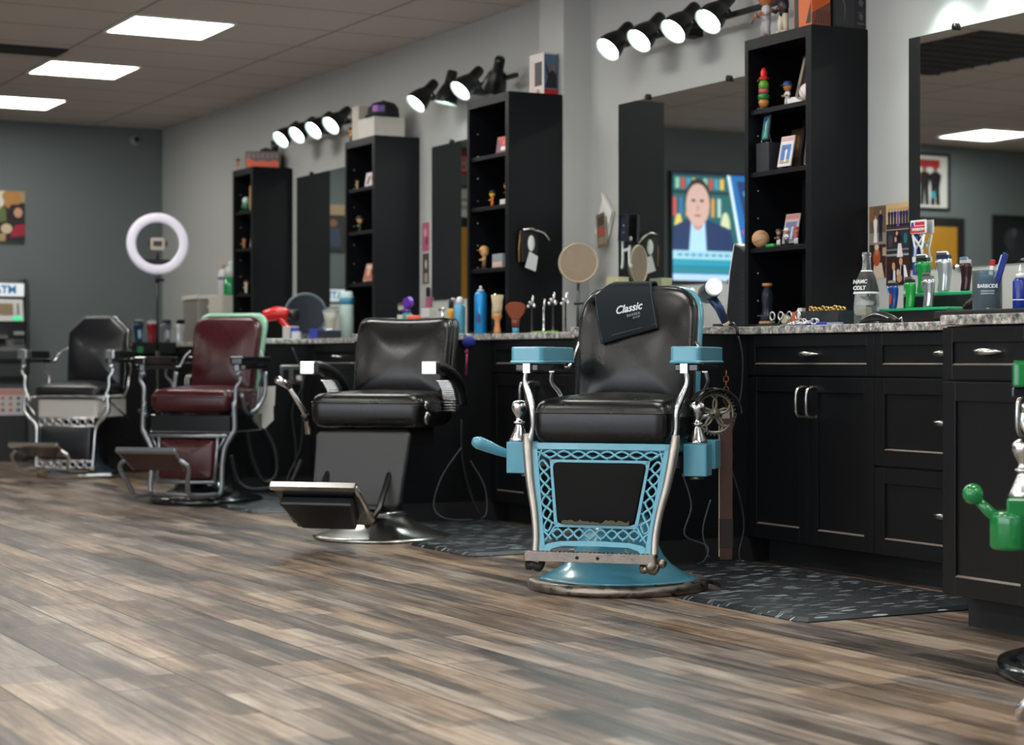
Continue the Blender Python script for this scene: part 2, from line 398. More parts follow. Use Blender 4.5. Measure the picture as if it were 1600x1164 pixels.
b = MB(); b.lathe([(.05,0),(.05,.012),(.042,.03),(.001,.034)], None, 20, cap=False); b.lathe([(.022,.03),(.022,.042),(.001,.046)], M_BMAT, 16, cap=False)
tag(b.build('wall_speaker', C('#8b9090'), None, loc=(4.70, FAR, 2.60), rot=(R(90),0,0)), 'small round dark sensor high on the dark back wall', 'sensor')

# ------------------------------------------------------------------ cabinets and counters
CT = .912
def shaker(mb, x, y0, y1, z0, z1, fr=.055, dep=.008):
    """recessed-panel front facing -X at plane x"""
    t = .018
    mb.box(x-t, x, y0, y0+fr, z0, z1); mb.box(x-t, x, y1-fr, y1, z0, z1)
    mb.box(x-t, x, y0+fr, y1-fr, z0, z0+fr); mb.box(x-t, x, y0+fr, y1-fr, z1-fr, z1)
    mb.box(x-t+dep, x, y0+fr, y1-fr, z0+fr, z1-fr)
    # thin lighter chamfer on the lower inner edge
    mb.add([(x-t-.0002, y0+fr, z0+fr), (x-t-.0002, y1-fr, z0+fr), (x-t+dep+.001, y1-fr, z0+fr+.006), (x-t+dep+.001, y0+fr, z0+fr+.006)], [(0,1,2,3)], mat('lighter_edge', '#6b6259', .35, spec=.7))
def handle_v(mb, x, y, z0, z1):
    mb.tube([(x, y, z0), (x-.028, y, z0+.012), (x-.034, y, (z0+z1)/2), (x-.028, y, z1-.012), (x, y, z1)], [.006,.0065,.0075,.0065,.006], None, 8, sm=4, up=(0,1,0), flat=1.1)
def handle_h(mb, x, y0, y1, z):
    ym = (y0+y1)/2
    mb.tube([(x, y0, z), (x-.020, y0+.02, z), (x-.027, ym, z), (x-.020, y1-.02, z), (x, y1, z)], [.002,.0075,.0115,.0075,.002], None, 10, sm=5, up=(0,0,1))
def base_cabinet(label, xf, y0, y1, spec, toe=.08, xb=WX):
    """spec: list of (kind, ya, yb, za, zb, handle)"""
    t = thing('base_cabinet', label, 'cabinet', (xf, (y0+y1)/2, 0), 0, 'black base cabinets')
    oy = (y0+y1)/2
    b = MB(); b.box(0, xb-.002-xf, y0-oy, y1-oy, .1, CT-.032); b.build('carcass', M_BLK, t, .0015)
    b = MB(); b.box(toe, xb-.004-xf, y0-oy+.001, y1-oy-.001, .0, .1); b.build('toe_kick', M_BMAT, t)
    for kind, ya, yb, za, zb, hd in spec:
        b = MB(); shaker(b, -.0005, ya-oy, yb-oy, za, zb, .055 if kind == 'door' or zb-za > .2 else .042)
        d = b.build('drawer_front' if kind == 'drawer' else 'door', M_BLK, t, .0012)
        b = MB()
        if kind == 'drawer': ym = (ya+yb)/2-oy; handle_h(b, -.010, ym-.055, ym+.055, (za+zb)/2+.005)
        else:
            yy = (ya+.03 if hd < 0 else yb-.03)-oy; handle_v(b, -.0185, yy, zb-.15, zb-.035)
        b.build('handle', M_STEEL, d)
    return t
G = .0015
def spec_main(y0, yd, y1):
    ym = (yd+y1)/2
    return [('drawer', yd+G, y1-G, .725, .875, 0), ('door', ym+G, y1-G, .10, .718, -1), ('door', yd+G, ym-G, .10, .718, 1),
            ('drawer', y0+G, yd-G, .725, .875, 0), ('drawer', y0+G, yd-G, .412, .718, 0), ('drawer', y0+G, yd-G, .10, .405, 0)]
base_cabinet('wide black cabinet with paired doors and drawer stack right of the blue chair', 4.33, 4.63, 6.138, spec_main(4.63, 5.372, 6.138))
base_cabinet('wide black cabinet between the blue chair and the black padded chair', 4.33, 6.79, 8.298, spec_main(6.79, 7.53, 8.298))
base_cabinet('wide black cabinet behind the backrest of the black padded chair', 4.33, 9.11, 10.618, spec_main(9.11, 9.85, 10.618))
base_cabinet('wide black cabinet behind the burgundy chair', 4.33, 11.69, 13.198, spec_main(11.69, 12.43, 13.198))
def block(label, y0, y1, xf=3.76, xb=WX):
    return base_cabinet(label, xf, y0, y1, [('drawer', y0+G, y1-G, .725, .875, 0), ('door', y0+G, y1-G, .10, .718, -1)], xb=xb)
block('narrow black cabinet jutting out at the right edge beside the green chair', 3.97, 4.35)
block('narrow jutting black cabinet hidden behind the blue chair', 6.14, 6.50)
block('narrow jutting black cabinet behind the black padded chair', 8.30, 8.66, xb=4.772)
block('narrow jutting black cabinet with outlets beside the burgundy chair', 10.62, 10.98)
block('narrow jutting black cabinet behind the clippers beside the white chair', 13.20, 13.56)
def knee(y0, y1, which):
    t = thing('base_cabinet', 'plain recessed black panel in the knee space '+which, 'cabinet', (4.55, (y0+y1)/2, 0), 0, 'knee space panels')
    h = (y1-y0)/2-.001
    b = MB(); b.box(0, WX-.003-4.55, -h, h, 0, CT-.032); b.build('carcass', M_BLK, t)
for a in ((4.352,4.628,'between the two rightmost cabinets'),(6.502,6.788,'behind the blue chair'),(8.662,9.108,'behind the black padded chair'),(10.982,11.688,'behind the burgundy chair'),(13.562,14.3,'at the far end by the back wall')): knee(*a)
def slab(label, y0, y1, x0, x1=WX-.001):
    b = MB(); b.box(x0, x1, y0, y1, CT-.030, CT)
    return tag(b.build('countertop', M_GRAN, None, .004), label, 'countertop', 'speckled granite countertops')
slab('speckled granite countertop under the right mirror and tallest shelf', 4.352, 6.118, 4.30)
slab('speckled granite countertop below the mirror that shows the television', 6.522, 8.278, 4.30, 4.772)
slab('speckled granite countertop under the shelf with two rows of toys left of the blue chair', 8.682, 10.598, 4.30)
slab('speckled granite countertop behind the red hair dryer', 11.002, 13.178, 4.30)
slab('speckled granite countertop at the far end below the ring light', 13.582, 14.32, 4.30)
slab('speckled granite countertop jutting out at the right edge under the blue jar', 3.945, 4.35, 3.732)
slab('speckled granite countertop end jutting out behind the blue chair', 6.12, 6.52, 3.732)
slab('speckled granite countertop end behind the backrest of the black padded chair', 8.28, 8.68, 3.732, 4.772)
slab('speckled granite countertop end behind the burgundy chair', 10.60, 11.00, 3.732)
slab('speckled granite countertop end where four clippers hang', 13.18, 13.58, 3.732)

# ------------------------------------------------------------------ tall shelves
SB = (1.25, 1.565, 1.825)
def tall_shelf(label, x0, x1, y0, y1, z1=2.12, first=False):
    t = thing('shelf_unit', label, 'shelf', (x0, (y0+y1)/2, CT), 0, 'tall black shelf units')
    d = x1-x0; h = (y1-y0)/2; H = z1-CT; th = .038
    b = MB(); b.box(0, d, -h, -h+th, 0.0005, H); b.build('side_panel', M_SHELF, t, .0015)
    b = MB(); b.box(0, d, h-.026, h, 0.0005, H); b.build('side_panel', M_SHELF, t, .0015)
    b = MB(); b.box(0, d, -h+th+.0002, h-.0262, H-.045, H); b.build('top_panel', M_SHELF, t, .0015)
    b = MB(); b.box(0, d, -h+th+.0002, h-.0262, .0005, .02); b.build('bottom_panel', M_SHELF, t)
    b = MB(); b.box(d-.006, d-.0005, -h+th+.0002, h-.0262, .02, H-.045); b.build('back_panel', M_INNER, t)
    for z in SB:
        b = MB(); b.box(.012, d-.0065, -h+th+.0004, h-.0264, z-CT-.02, z-CT); b.build('shelf_board', M_SHELF, t, .001)
    b = MB()
    for k in range(9):
        z = .12+k*.115
        b.ball((.05, h-.0265, z), .0032, None, 8)
    b.build('shelf_pins', C('#b8b8b4', .3), t)
tall_shelf('tallest looking black shelf beside the right mirror, topped by bobbleheads and orange box', 4.645, WX-.001, 6.18, 6.64)
tall_shelf('black shelf against the wall pilaster with a clipper holster on its side', 4.466, 4.7735, 8.41, 8.87)
tall_shelf('black shelf topped by a white box and a black cap with purple logo', 4.635, WX-.001, 10.42, 10.87)
tall_shelf('farthest black shelf, topped by an orange and grey sign', 4.635, WX-.001, 12.48, 12.88)

# ------------------------------------------------------------------ mirrors
def mirror(label, y0, y1):
    t = thing('mirror', label, 'mirror', (WX, (y0+y1)/2, 1.137), 0, 'wide frameless wall mirrors')
    h = (y1-y0)/2; H = 2.045-1.137
    b = MB(); b.box(-.007, -.001, -h, h, 0, H, C('#8fb0a8', .2)); b.quad((-.0073,-h,0), (-.0073,h,0), (-.0073,h,H), (-.0073,-h,H), M_MIRROR)
    b.build('glass', None, t)
    for yy in (-h+.28, h-.28):
        b = MB(); b.cyl((-.022, yy, H+.004), (-.0005, yy, H+.004), .014); b.build('mirror_clip', M_BPL, t)
        b = MB(); b.cyl((-.016, yy, -.002), (-.0005, yy, -.002), .012); b.build('mirror_clip', M_CHROME, t)
mirror('wide wall mirror at the right edge reflecting yellow door and framed pictures', 4.60, 5.92)
mirror('wide wall mirror behind the blue chair reflecting a television', 6.87, 8.115)
mirror('wall mirror left of the pilaster shelf showing a narrow strip of yellow door', 9.02, 10.24)
mirror('farthest wall mirror behind the red hair dryer, reflecting grey wall', 11.10, 12.39)

# ------------------------------------------------------------------ track lights
M_BULB = mat('lamp_bulb', '#f4fffb', .4, emit=9, ecol='#e2fff4')
M_SHADEIN = mat('shade_inside', '#dfe6e4', .4)
def track_light(label, ys, y_end, dirs=None, power=26):
    x0 = 4.70
    t = thing('track_light', label, 'track light', (WX, ys[0], 2.30), 0, 'four-head black spotlight bars')
    b = MB(); b.box(-.12, -.10, min(y_end, ys[-1]-.1)-ys[0], .12, -.012, .012); b.box(-.10, -.0005, (ys[1]+ys[2])/2-ys[0]-.04, (ys[1]+ys[2])/2-ys[0]+.04, -.03, .03)
    b.build('bar', M_BMAT, t, .002)
    for i, y in enumerate(ys):
        d = Vector(dirs[i] if dirs else (-.74, -.10, -.70)).normalized()      # the way the mouth points
        base = Vector((-.165, y-ys[0], .03))
        M = frameM(base, d.orthogonal(), d.cross(d.orthogonal()).normalized())
        M = M @ Matrix.Scale(1.15, 4)
        if M.to_3x3().col[2].dot(d) < 0: M = frameM(base, d.orthogonal(), -d.cross(d.orthogonal()).normalized())
        b = MB()
        b.lathe([(.001,-.075),(.022,-.072),(.026,-.06),(.027,-.01),(.030,.0),(.040,.018),(.052,.05),(.0575,.082),(.058,.092)], None, 26, M=M, cap=False)
        b.lathe([(.058,.092),(.0555,.092),(.050,.055),(.038,.024),(.0,.016)], M_SHADEIN, 26, M=M, cap=False)
        hd = b.build('lamp_head', M_BPL, t, fixn=False)
        b = MB(); b.cyl((-.11, y-ys[0], .0), tuple(base-d*.03), .007); b.ball(tuple(base-d*.03+Vector((.02,0,0))), .013, None, 10); b.build('swivel', M_BMAT, t)
        b = MB(); b.lathe([(.043,.066),(.041,.074),(.028,.082),(.0,.085)], None, 22, M=M, cap=False); b.lathe([(.043,.066),(.0,.0655)], M_SHADEIN, 22, M=M, cap=False); b.build('bulb', M_BULB, hd)
        l = bpy.data.lights.new('lamp_spot', 'SPOT'); l.energy = power; l.color = (.90, 1, .97); l.spot_size = R(105); l.spot_blend = .6; l.shadow_soft_size = .03
        lo = bpy.data.objects.new('lamp_spot', l); COL.objects.link(lo); lo.parent = hd
        q = M.copy(); q.translation = base+d*.098
        lo.matrix_local = q @ Matrix.Rotation(pi, 4, 'X')
track_light('black four-head spotlight bar above the television mirror, heads large and lit', (7.84, 7.56, 7.27, 6.99), 6.62)
track_light('black four-head spotlight bar partly behind the pilaster shelf', (9.98, 9.68, 9.41, 9.10), 8.98, [(-.7,-.05,-.72), (-.2,.1,-1), (-.72,-.1,-.7), (.1,.5,-.6)])
track_light('black four-head spotlight bar farthest away between two shelves', (12.11, 11.82, 11.53, 11.24), 10.95, [(-.76,-.2,-.64)]*4)
track_light('black four-head spotlight bar cut off by the top edge above the right mirror', (5.70, 5.42, 5.13, 4.85), 4.5, [(.22,-.1,-.95)]*4, 9)

# ------------------------------------------------------------------ barber chairs
def sil(mb, a, bb, r, m=None, n=8): mb.tube([a, bb], r, m, n)
def rail_tube(mb, pts, w, m=None, fl=.5, sm=5, rad=None):
    mb.tube(pts, rad or w, m, 8, flat=fl, sm=sm, up=(1,0,0))
def lattice_band(mb, A, B, Cc, D, n, r=.0042, m=None):
    """openwork between edge A->B (outer) and D->C (inner): crossing waves with stubs"""
    A, B, Cc, D = map(Vector, (A, B, Cc, D))
    def pt(u, v): return (A.lerp(B, u)).lerp(D.lerp(Cc, u), v)
    for s in (1, -1):
        pts = [pt(k/(n*10), .5+s*.32*sin(pi*k/10)) for k in range(n*10+1)]
        mb.tube(pts, r, m, 6)
    for k in range(n):
        u = (k+.5)/n
        mb.tube([pt(u, .82), pt(u, 1)], r, m, 6); mb.tube([pt(u, .18), pt(u, 0)], r, m, 6)
def finial(mb, x, y, z, k=1):
    mb.lathe([(.034,0),(.036,.006),(.031,.014),(.022,.035),(.014,.055),(.012,.06),(.020,.063),(.020,.068),(.012,.072),(.013,.085),(.022,.10),(.028,.115),(.026,.130),(.016,.14),(.001,.143)], None, 20, c=(x, y, z))
def rubber_base(t, m_cone, m_rim, R0=.31, z_col=.42, oct=False):
    n = 8 if oct else 48
    M = Matrix.Rotation(R(22.5), 4, 'Z') if oct else None
    b = MB(); b.lathe([(R0-.012,0),(R0,.006),(R0+.002,.02),(R0-.006,.034),(R0-.03,.040),(R0-.036,.036),(.05,.034)], None, n, M=M, smooth=not oct); b.build('base_rim', m_rim, t)
    b = MB(); b.lathe([(R0-.036,.0365),(R0-.055,.043),(R0-.09,.058),(R0-.125,.083),(R0-.152,.113),(R0-.17,.15),(.125,.19),(.105,.25)], None, 48); b.build('base_cone', m_cone, t)
    b = MB(); b.lathe([(.09,.22),(.09,z_col)], None, 28); b.build('column', m_cone, t)

def antique_chair(label, loc, yaw, enamel, leather, rail, variant, group='vintage barber chairs'):
    t = thing('barber_chair', label, 'barber chair', loc, yaw, group)
    blue = variant == 'blue'; red = variant == 'red'; wht = variant == 'white'; grn = variant == 'green'
    rubber_base(t, {'blue': M_BLUE, 'red': M_BENAM, 'white': mat('dark_blue_enamel', '#2b3742', .25, coat=.4), 'green': M_BENAM}[variant], {'blue': M_WORN, 'red': M_BENAM, 'white': M_CHROME, 'green': M_BENAM}[variant], .37 if grn else .31 if not wht else .29, .42, wht)
    zs = .50 if not wht and not grn else .53 if wht else .45          # underside of the cushion
    aw = .275 if blue else .27 if not wht else .30
    # seat frame box
    b = MB()
    if blue:
        b.box(-.235, .235, -.20, .24, zs-.03, zs-.002)
        b.box(-.20, .20, -.16, .22, .40, zs-.03, M_BENAM)
    elif red or grn:
        b.box(-.232, .232, -.215, .25, zs-.105, zs-.012)
        b.box(-.236, .236, -.219, .254, zs-.108, zs-.100, M_STEEL)
    else:
        b.prism(rpoly([(-.215,-.215),(.215,-.215),(.225,.25),(-.225,.25)], .03), zs-.125, zs-.004, XY)
    b.build('seat_frame', {'blue': M_BLUE, 'red': M_BENAM, 'white': M_WENAM, 'green': M_GREEN}[variant], t, .006)
    b = MB(); b.cbox((0,.02,.395), (.16,.26,.09)); b.build('mechanism', M_BMAT, t, .01)
    # cushion
    b = MB()
    ot = rpoly([(-.238,-.235),(.238,-.235),(.228,.22),(-.228,.22)], .055, 6)
    th = .15 if blue else .125 if not wht else .085
    b.pad(ot, lambda u, v, h: (u, v, zs+th/2+h+.006*sin((v+.2)*6)), th, .048 if not wht else .03, .016 if not wht else .03); seat = b.build('seat_cushion', leather, t)
    b = MB(); b.tube([(u*1.002, v*1.002, zs+th*.70) for u, v in ot], .003, None, 6, closed=True); b.build('piping', leather, seat)
    # backrest
    by0, by1, bz0, bz1 = (.235,.335,.60,1.045) if blue else (.235,.33,.60,1.05) if not wht else (.235,.31,.60,1.085)
    if wht: ob = [(-.20,bz0),(.20,bz0),(.21,bz1-.095),(.105,bz1),(-.105,bz1),(-.21,bz1-.095)]; ob = rpoly(ob, .012, 3)
    elif red or grn: ob = rpoly([(-.185,bz0),(.185,bz0),(.205,bz1-.02),(-.205,bz1-.02)], [.05,.05,.09,.09], 7)
    else: ob = rpoly([(-.215,bz0),(.215,bz0),(.215,bz1),(-.215,bz1)], [.05,.05,.115,.115], 8)
    # split the long sides so the slab can bend
    ob2 = []
    for i in range(len(ob)):
        a = Vector(ob[i]); c = Vector(ob[(i+1) % len(ob)]); k = max(1, int((c-a).length/.05))
        for j in range(k): q = a.lerp(c, j/k); ob2.append((q.x, q.y))
    def fb(u, v, h, o=0): 
        s = (v-bz0)/(bz1-bz0); return (u, by0+(by1-by0)*s-.025*sin(pi*max(0,min(1,s)))*.6-h+o, v)
    b = MB(); b.pad(ob2, fb, .075, .03, .030 if blue else .028); bk = b.build('backrest', leather, t)
    if not wht:
        b = MB(); b.tube([fb(u*1.0, v, .012) for u, v in ob2], .0035, None, 6, closed=True); b.build('piping', leather, bk)
    cx = 0; cz = (bz0+bz1)/2
    ob3 = [(u*(1.06 if red else 1.035), cz+(v-cz)*1.02+(.02 if red and v > cz else 0)) for u, v in ob2]
    b = MB(); b.pad(ob3, lambda u, v, h: fb(u, v, h, .055), .045, .02, 0, .01); b.build('back_shell', {'blue': M_BLUE, 'red': M_MINT, 'white': M_BENAM, 'green': M_GREEN}[variant], t)
    if wht:
        b = MB(); up_ = [p for p in ob if p[1] > bz1-.11]; b.tube([fb(u*.97, v-.008, .026) for u, v in up_], .010, None, 8, flat=.6); b.build('top_trim', C('#77777a', .4), bk)
        b = MB()
        for u, v in [(a, c) for i in range(len(ob2)) for a, c in [ob2[i], ((ob2[i][0]+ob2[i-1][0])/2, (ob2[i][1]+ob2[i-1][1])/2)]]:
            p = fb(u*1.004, v, -.018); b.ball(p, .0065, None, 6)
        b.build('nail_studs', M_CHROME, bk)
        for side in (0, 1, -1):
            b = MB()
            for k in range(24): b.ball((side*.233, -.2+.4*k/23, zs+.016) if side else (-.225+.45*k/23, -.238, zs+.016), .0065, None, 6)
            b.build('nail_studs', M_CHROME, seat)
    # armrests
    za = .775 if blue else .80 if wht else .72 if grn else .765
    for s in (-1, 1):
        x = s*(aw+.012)+(.025 if blue and s < 0 else 0)
        b = MB()
        if blue:
            b.prism(rpoly([(x-.046,-.25),(x+(.056 if s > 0 else .068),-.25),(x+(.05 if s > 0 else .064),.15),(x-.042,.15)], .02), za, za+.052, XY)
            b.prism(rpoly([(x-.05,-.254),(x+(.06 if s > 0 else .072),-.254),(x+(.054 if s > 0 else .068),.154),(x-.046,.154)], .02), za-.004, za+.006, XY)
        elif wht:
            b.prism(rpoly([(x-.032,-.17),(x+.032,-.17),(x+.032,.12),(x-.032,.12)], .012), za, za+.05, XY)
        else:
            b.prism(rpoly([(x-.038,-.25),(x+.038,-.25),(x+.034,.17),(x-.034,.17)], .015), za-.004, za+(.035 if red else .055), XY)
        arm = b.build('armrest', {'blue': M_BLUE, 'red': M_BENAM, 'white': M_BPL, 'green': M_GREEN}[variant], t, .006)
        if wht:
            b = MB(); b.prism(rpoly([(x-.036,-.245),(x+.036,-.245),(x+.036,-.165),(x-.036,-.165)], .012), za-.004, za+.055, XY); b.build('armrest_cap', M_CHROME, arm, .006)
        if red or grn:
            b = MB(); b.box(x-.034, x+.034, -.24, .16, za+(.0355 if red else .0555), za+(.040 if red else .059)); b.build('armrest_strip', M_CHROME if red else M_GREEN, arm, .001)
        b = MB(); b.box(x-.04, x+.04, -.21, .11, za-.03, za-.005); b.build('armrest_underside', M_BENAM, arm, .004)
        # front curved support, running on into the front rail
        b = MB()
        b.cbox((x-s*.004, -.215, za-.02), (.024, .024, .032))
        if blue:
            b.tube([(x, -.215, za-.03), (x+s*.004, -.214, za-.07), (x-s*.014, -.222, za-.12), (x-s*.026, -.232, za-.16), (x-s*.028, -.232, za-.22), (s*.250, -.228, zs)], [.009,.010,.014,.011,.009,.012], None, 8, sm=5, up=(0,1,0), flat=.7)
        else:
            b.ball((x, -.215, za-.055), .02, None, 10)
            b.tube([(x, -.215, za-.05), (x+s*.012, -.215, za-.09), (x-s*.012, -.22, za-.13), (x-s*.014, -.225, za-.2), (s*.258, -.232, zs-.02)], [.013,.011,.012,.012,.014], None, 8, sm=5, up=(0,1,0), flat=.8)
        b.build('arm_support', M_CHROME if not red else M_SILV, arm)
        b = MB()
        b.cbox((x, .09, za-.02), (.018, .018, .03))
        b.tube([(x, .09, za-.03), (x+s*.006, .10, za-.07), (x-s*.02, .13, za-.12), (x-s*.026, .12, za-.2), (s*.243, .13, zs+.0)], [.008,.007,.009,.009,.012], None, 8, sm=5)
        b.tube([(x-s*.01, .13, za-.01), (x-s*.03, .19, za-.02), (x-s*.045, .235, za+.04), (s*.212, .262, za+.07)], .007, None, 8, sm=5)
        b.build('rear_arm_support', M_CHROME if not red else M_SILV, arm)
    return t, zs

def blue_chair():
    t, zs = antique_chair('light blue enamel barber chair with black leather seat and openwork front, nearest complete chair', (3.425, 5.65, 0), -R(46), M_BLUE, M_LEATH, M_WORN, 'blue')
    # openwork front: outline corners in (x, z); plane leans forward at the foot
    def P(x, z): return (x, -.222-(.50-z)*.22, z)
    b = MB()
    def bar(p, q, r=.010, fl=.6): b.tube([P(*p), P(*q)], r, None, 8, up=(0,1,0), flat=fl)
    o = {'tl': (-.228,.492), 'tr': (.228,.492), 'bl': (-.176,.175), 'br': (.176,.175)}
    i = {'tl': (-.165,.442), 'tr': (.165,.442), 'bl': (-.135,.235), 'br': (.135,.235)}
    # frame plates as flat prisms
    def plate(poly, t0=.005): b.prism(poly, -t0, t0, lambda u, v, h: (P(u, v)[0], P(u, v)[1]+h, v))
    plate([(-.245,.505),(.245,.505),(.240,.484),(-.240,.484)])
    plate([(-.245,.505),(-.222,.505),(-.168,.14),(-.195,.14)]); plate([(.245,.505),(.222,.505),(.168,.14),(.195,.14)])
    plate([(-.168,.450),(.168,.450),(.166,.438),(-.166,.438)]); plate([(-.138,.243),(.138,.243),(.140,.229),(-.140,.229)])
    plate([(-.172,.448),(-.160,.448),(-.131,.236),(-.143,.236)]); plate([(.172,.448),(.160,.448),(.131,.236),(.143,.236)])
    arch = [(-.185,.14),(-.165,.14),(-.148,.158),(-.115,.168),(0,.170),(.115,.168),(.148,.158),(.165,.14),(.185,.14),(.176,.172),(.13,.184),(0,.187),(-.13,.184),(-.176,.172)]
    # arch in convex strips
    lo = arch[1:8]; hi = [(-.178,.165),(-.16,.175),(-.12,.183),(0,.187),(.12,.183),(.16,.175),(.178,.165)]
    for k in range(6): plate([lo[k], lo[k+1], hi[k+1], hi[k]])
    lattice_band(b, P(-.200,.484), P(.200,.484), P(.200,.450), P(-.200,.450), 8)
    lattice_band(b, P(-.150,.186), P(.150,.186), P(.150,.230), P(-.150,.230), 8)
    lattice_band(b, P(-.222,.455), P(-.183,.200), P(-.143,.225), P(-.172,.440), 6)
    lattice_band(b, P(.222,.455), P(.183,.200), P(.143,.225), P(.172,.440), 6)
    for s in (-1, 1):
        b.tube([P(s*.226,.475), P(s*.198,.468), P(s*.170,.449)], .0042, None, 6, sm=3); b.tube([P(s*.203,.483), P(s*.212,.455), P(s*.216,.43)], .0042, None, 6, sm=3)
        b.tube([P(s*.176,.180), P(s*.160,.20), P(s*.140,.232)], .0042, None, 6, sm=3); b.tube([P(s*.150,.187), P(s*.168,.205), P(s*.182,.215)], .0042, None, 6, sm=3)
    b.build('openwork_front', M_BLUE, t)
    b = MB(); ot = rpoly([(-.163,.442),(.163,.442),(.133,.238),(-.133,.238)], .022, 5)
    b.pad(ot, lambda u, v, h: (u, P(u, v)[1]+.004-h, v), .03, .010, .006); pn = b.build('calf_pad', mat('black_leather_worn', '#070707', .6, bump=.08, bscale=200, var=.3, spec=.12), t)
    b = MB(); random.seed(3)
    b2 = [(x, .242+.010*random.random()+(.006 if abs(x) > .03 else 0)) for x in [(-.115+.23*k/26) for k in range(27)]]
    poly = [(-.115,.241)]+b2+[(.115,.241)]
    for k in range(26):
        b.prism([(b2[k][0],.2405),(b2[k+1][0],.2405),b2[k+1],b2[k]], .0, .001, lambda u, v, h: (u, P(u, v)[1]-.0145-h, v))
    b.build('torn_edge', C('#4d4c3c', .9), pn)
    # silver side rails
    for s in (-1, 1):
        b = MB(); b.tube([(s*.256,-.226,.535), (s*.252,-.232,.49), (s*.236,-.255,.38), (s*.214,-.278,.28), (s*.203,-.292,.20), (s*.203,-.305,.14)], [.013,.017,.015,.013,.013,.013], None, 8, sm=5, up=(0,1,0), flat=.9); b.build('side_rail', mat('aged_aluminium', '#aaa39b', .34, .8, var=.25, vscale=18, bump=.15), t)
    # footrest bar
    b = MB(); b.prism(rpoly([(-.235,-.335),(.215,-.335),(.215,-.300),(-.235,-.300)], .01), .118, .150, XY)
    for x in (-.05, .02): b.cyl((x,-.337,.134), (x,-.334,.134), .006, M_BMAT)
    for k in range(30): b.cbox((-.22+.43*k/29,-.318,.1505), (.007,.03,.003))
    fr = b.build('footrest_bar', M_WORN, t, .003)
    for s, x in ((-1,-.205),(1,.185)):
        b = MB(); b.tube([(x-.02,-.31,.118),(x-.015,-.32,.098),(x,-.325,.105),(x+.02,-.322,.096),(x+.03,-.31,.116)], [.010,.013,.012,.014,.010], None, 8, sm=3)
        if s > 0: b.ball((x+.012,-.325,.112), .02, None, 10); b.ball((x+.045,-.31,.122), .016, None, 10)
        b.build('footrest_hinge', M_WORN if s > 0 else M_BMAT, fr)
    # side boxes with finials
    for s in (-1, 1):
        b = MB(); b.prism(rpoly([(s*.258,-.13),(s*.338,-.13),(s*.338,-.04),(s*.258,-.04)] if s > 0 else [(s*.362,-.13),(s*.27,-.13),(s*.27,-.04),(s*.362,-.04)], .008), zs-.105, zs+.002, XY)
        b.cyl((s*.295,-.085,zs-.117), (s*.295,-.085,zs-.105), .025, M_WORN)
        bx = b.build('side_box', M_BLUE, t, .003)
        b = MB(); finial(b, .297 if s > 0 else -.328, -.085, zs+.002); b.build('finial', M_CHROME, bx)
        if s > 0:
            b = MB(); b.box(.262, .345, -.025, .07, zs-.085, zs+.012); b.build('side_box', M_BLUE, t, .003)
    b = MB(); b.box(-.272,.262,-.11,-.02,zs-.08,zs-.04); b.build('cross_beam', M_BENAM, t)
    # lever
    b = MB(); b.tube([(-.29,.05,.425),(-.36,-.02,.445)], .009, M_WORN, 8); b.tube([(-.345,-.005,.443),(-.40,-.05,.462),(-.44,-.085,.482),(-.47,-.11,.497),(-.485,-.122,.503)], [.011,.016,.021,.023,.012], None, 12, sm=4)
    b.tube([(-.29,.05,.425),(-.2,.10,.42)], .012, M_WORN)
    b.build('lever', M_BLUE, t)
    # chainwheel shaped tilt wheel with half leather cover
    b = MB(); c0 = Vector((.325, .06, .60)); M = frameM(c0, (.86,.5,0), (0,0,1))
    ring = [(.066*cos(2*pi*k/36), .066*sin(2*pi*k/36), 0) for k in range(36)]; b.tube(ring, .0055, None, 6, closed=True, M=M)
    for k in range(36):
        a = 2*pi*k/36; b.cyl((.068*cos(a), .068*sin(a), 0), (.077*cos(a), .077*sin(a), 0), .0032, None, 5, M=M)
    for k in range(5):
        a = 2*pi*k/5+.3; b.tube([(.014*cos(a-.3), .014*sin(a-.3), 0), (.045*cos(a-.12), .045*sin(a-.12), 0), (.066*cos(a+.25), .066*sin(a+.25), 0)], .0055, None, 6, sm=3, M=M); b.tube([(.014*cos(a+.3), .014*sin(a+.3), 0), (.045*cos(a+.1), .045*sin(a+.1), 0), (.066*cos(a-.25), .066*sin(a-.25), 0)], .0045, None, 6, sm=3, M=M)
    b.lathe([(.02,-.006),(.02,.006)], None, 18, M=M); wh = b.build('tilt_wheel', C('#8f8a7c', .4, metal=.6), t)
    b = MB(); pts = []
    for k in range(13):
        a = R(150-150*k/12); pts.append((.082*cos(a), .082*sin(a), 0))
    vs = []; fs = []
    for p in pts:
        q = Vector(p); n = q.normalized()
        for (dr, dz) in ((-.002,-.05),(.004,-.05),(.007,0),(.004,.05),(-.002,.05)): vs.append(tuple(q+n*dr+Vector((0,0,dz))))
    for j in range(12):
        for k in range(5): fs.append((j*5+k, j*5+(k+1) % 5, (j+1)*5+(k+1) % 5, (j+1)*5+k))
    b.add(vs, fs, None, True, M); b.build('leather_cover', M_LEATH, wh)
    b = MB(); b.cyl((.24,.06,.58), (.325,.06,.60), .012); b.build('wheel_axle', M_CHROME, t)
    return t
BLUE = blue_chair()

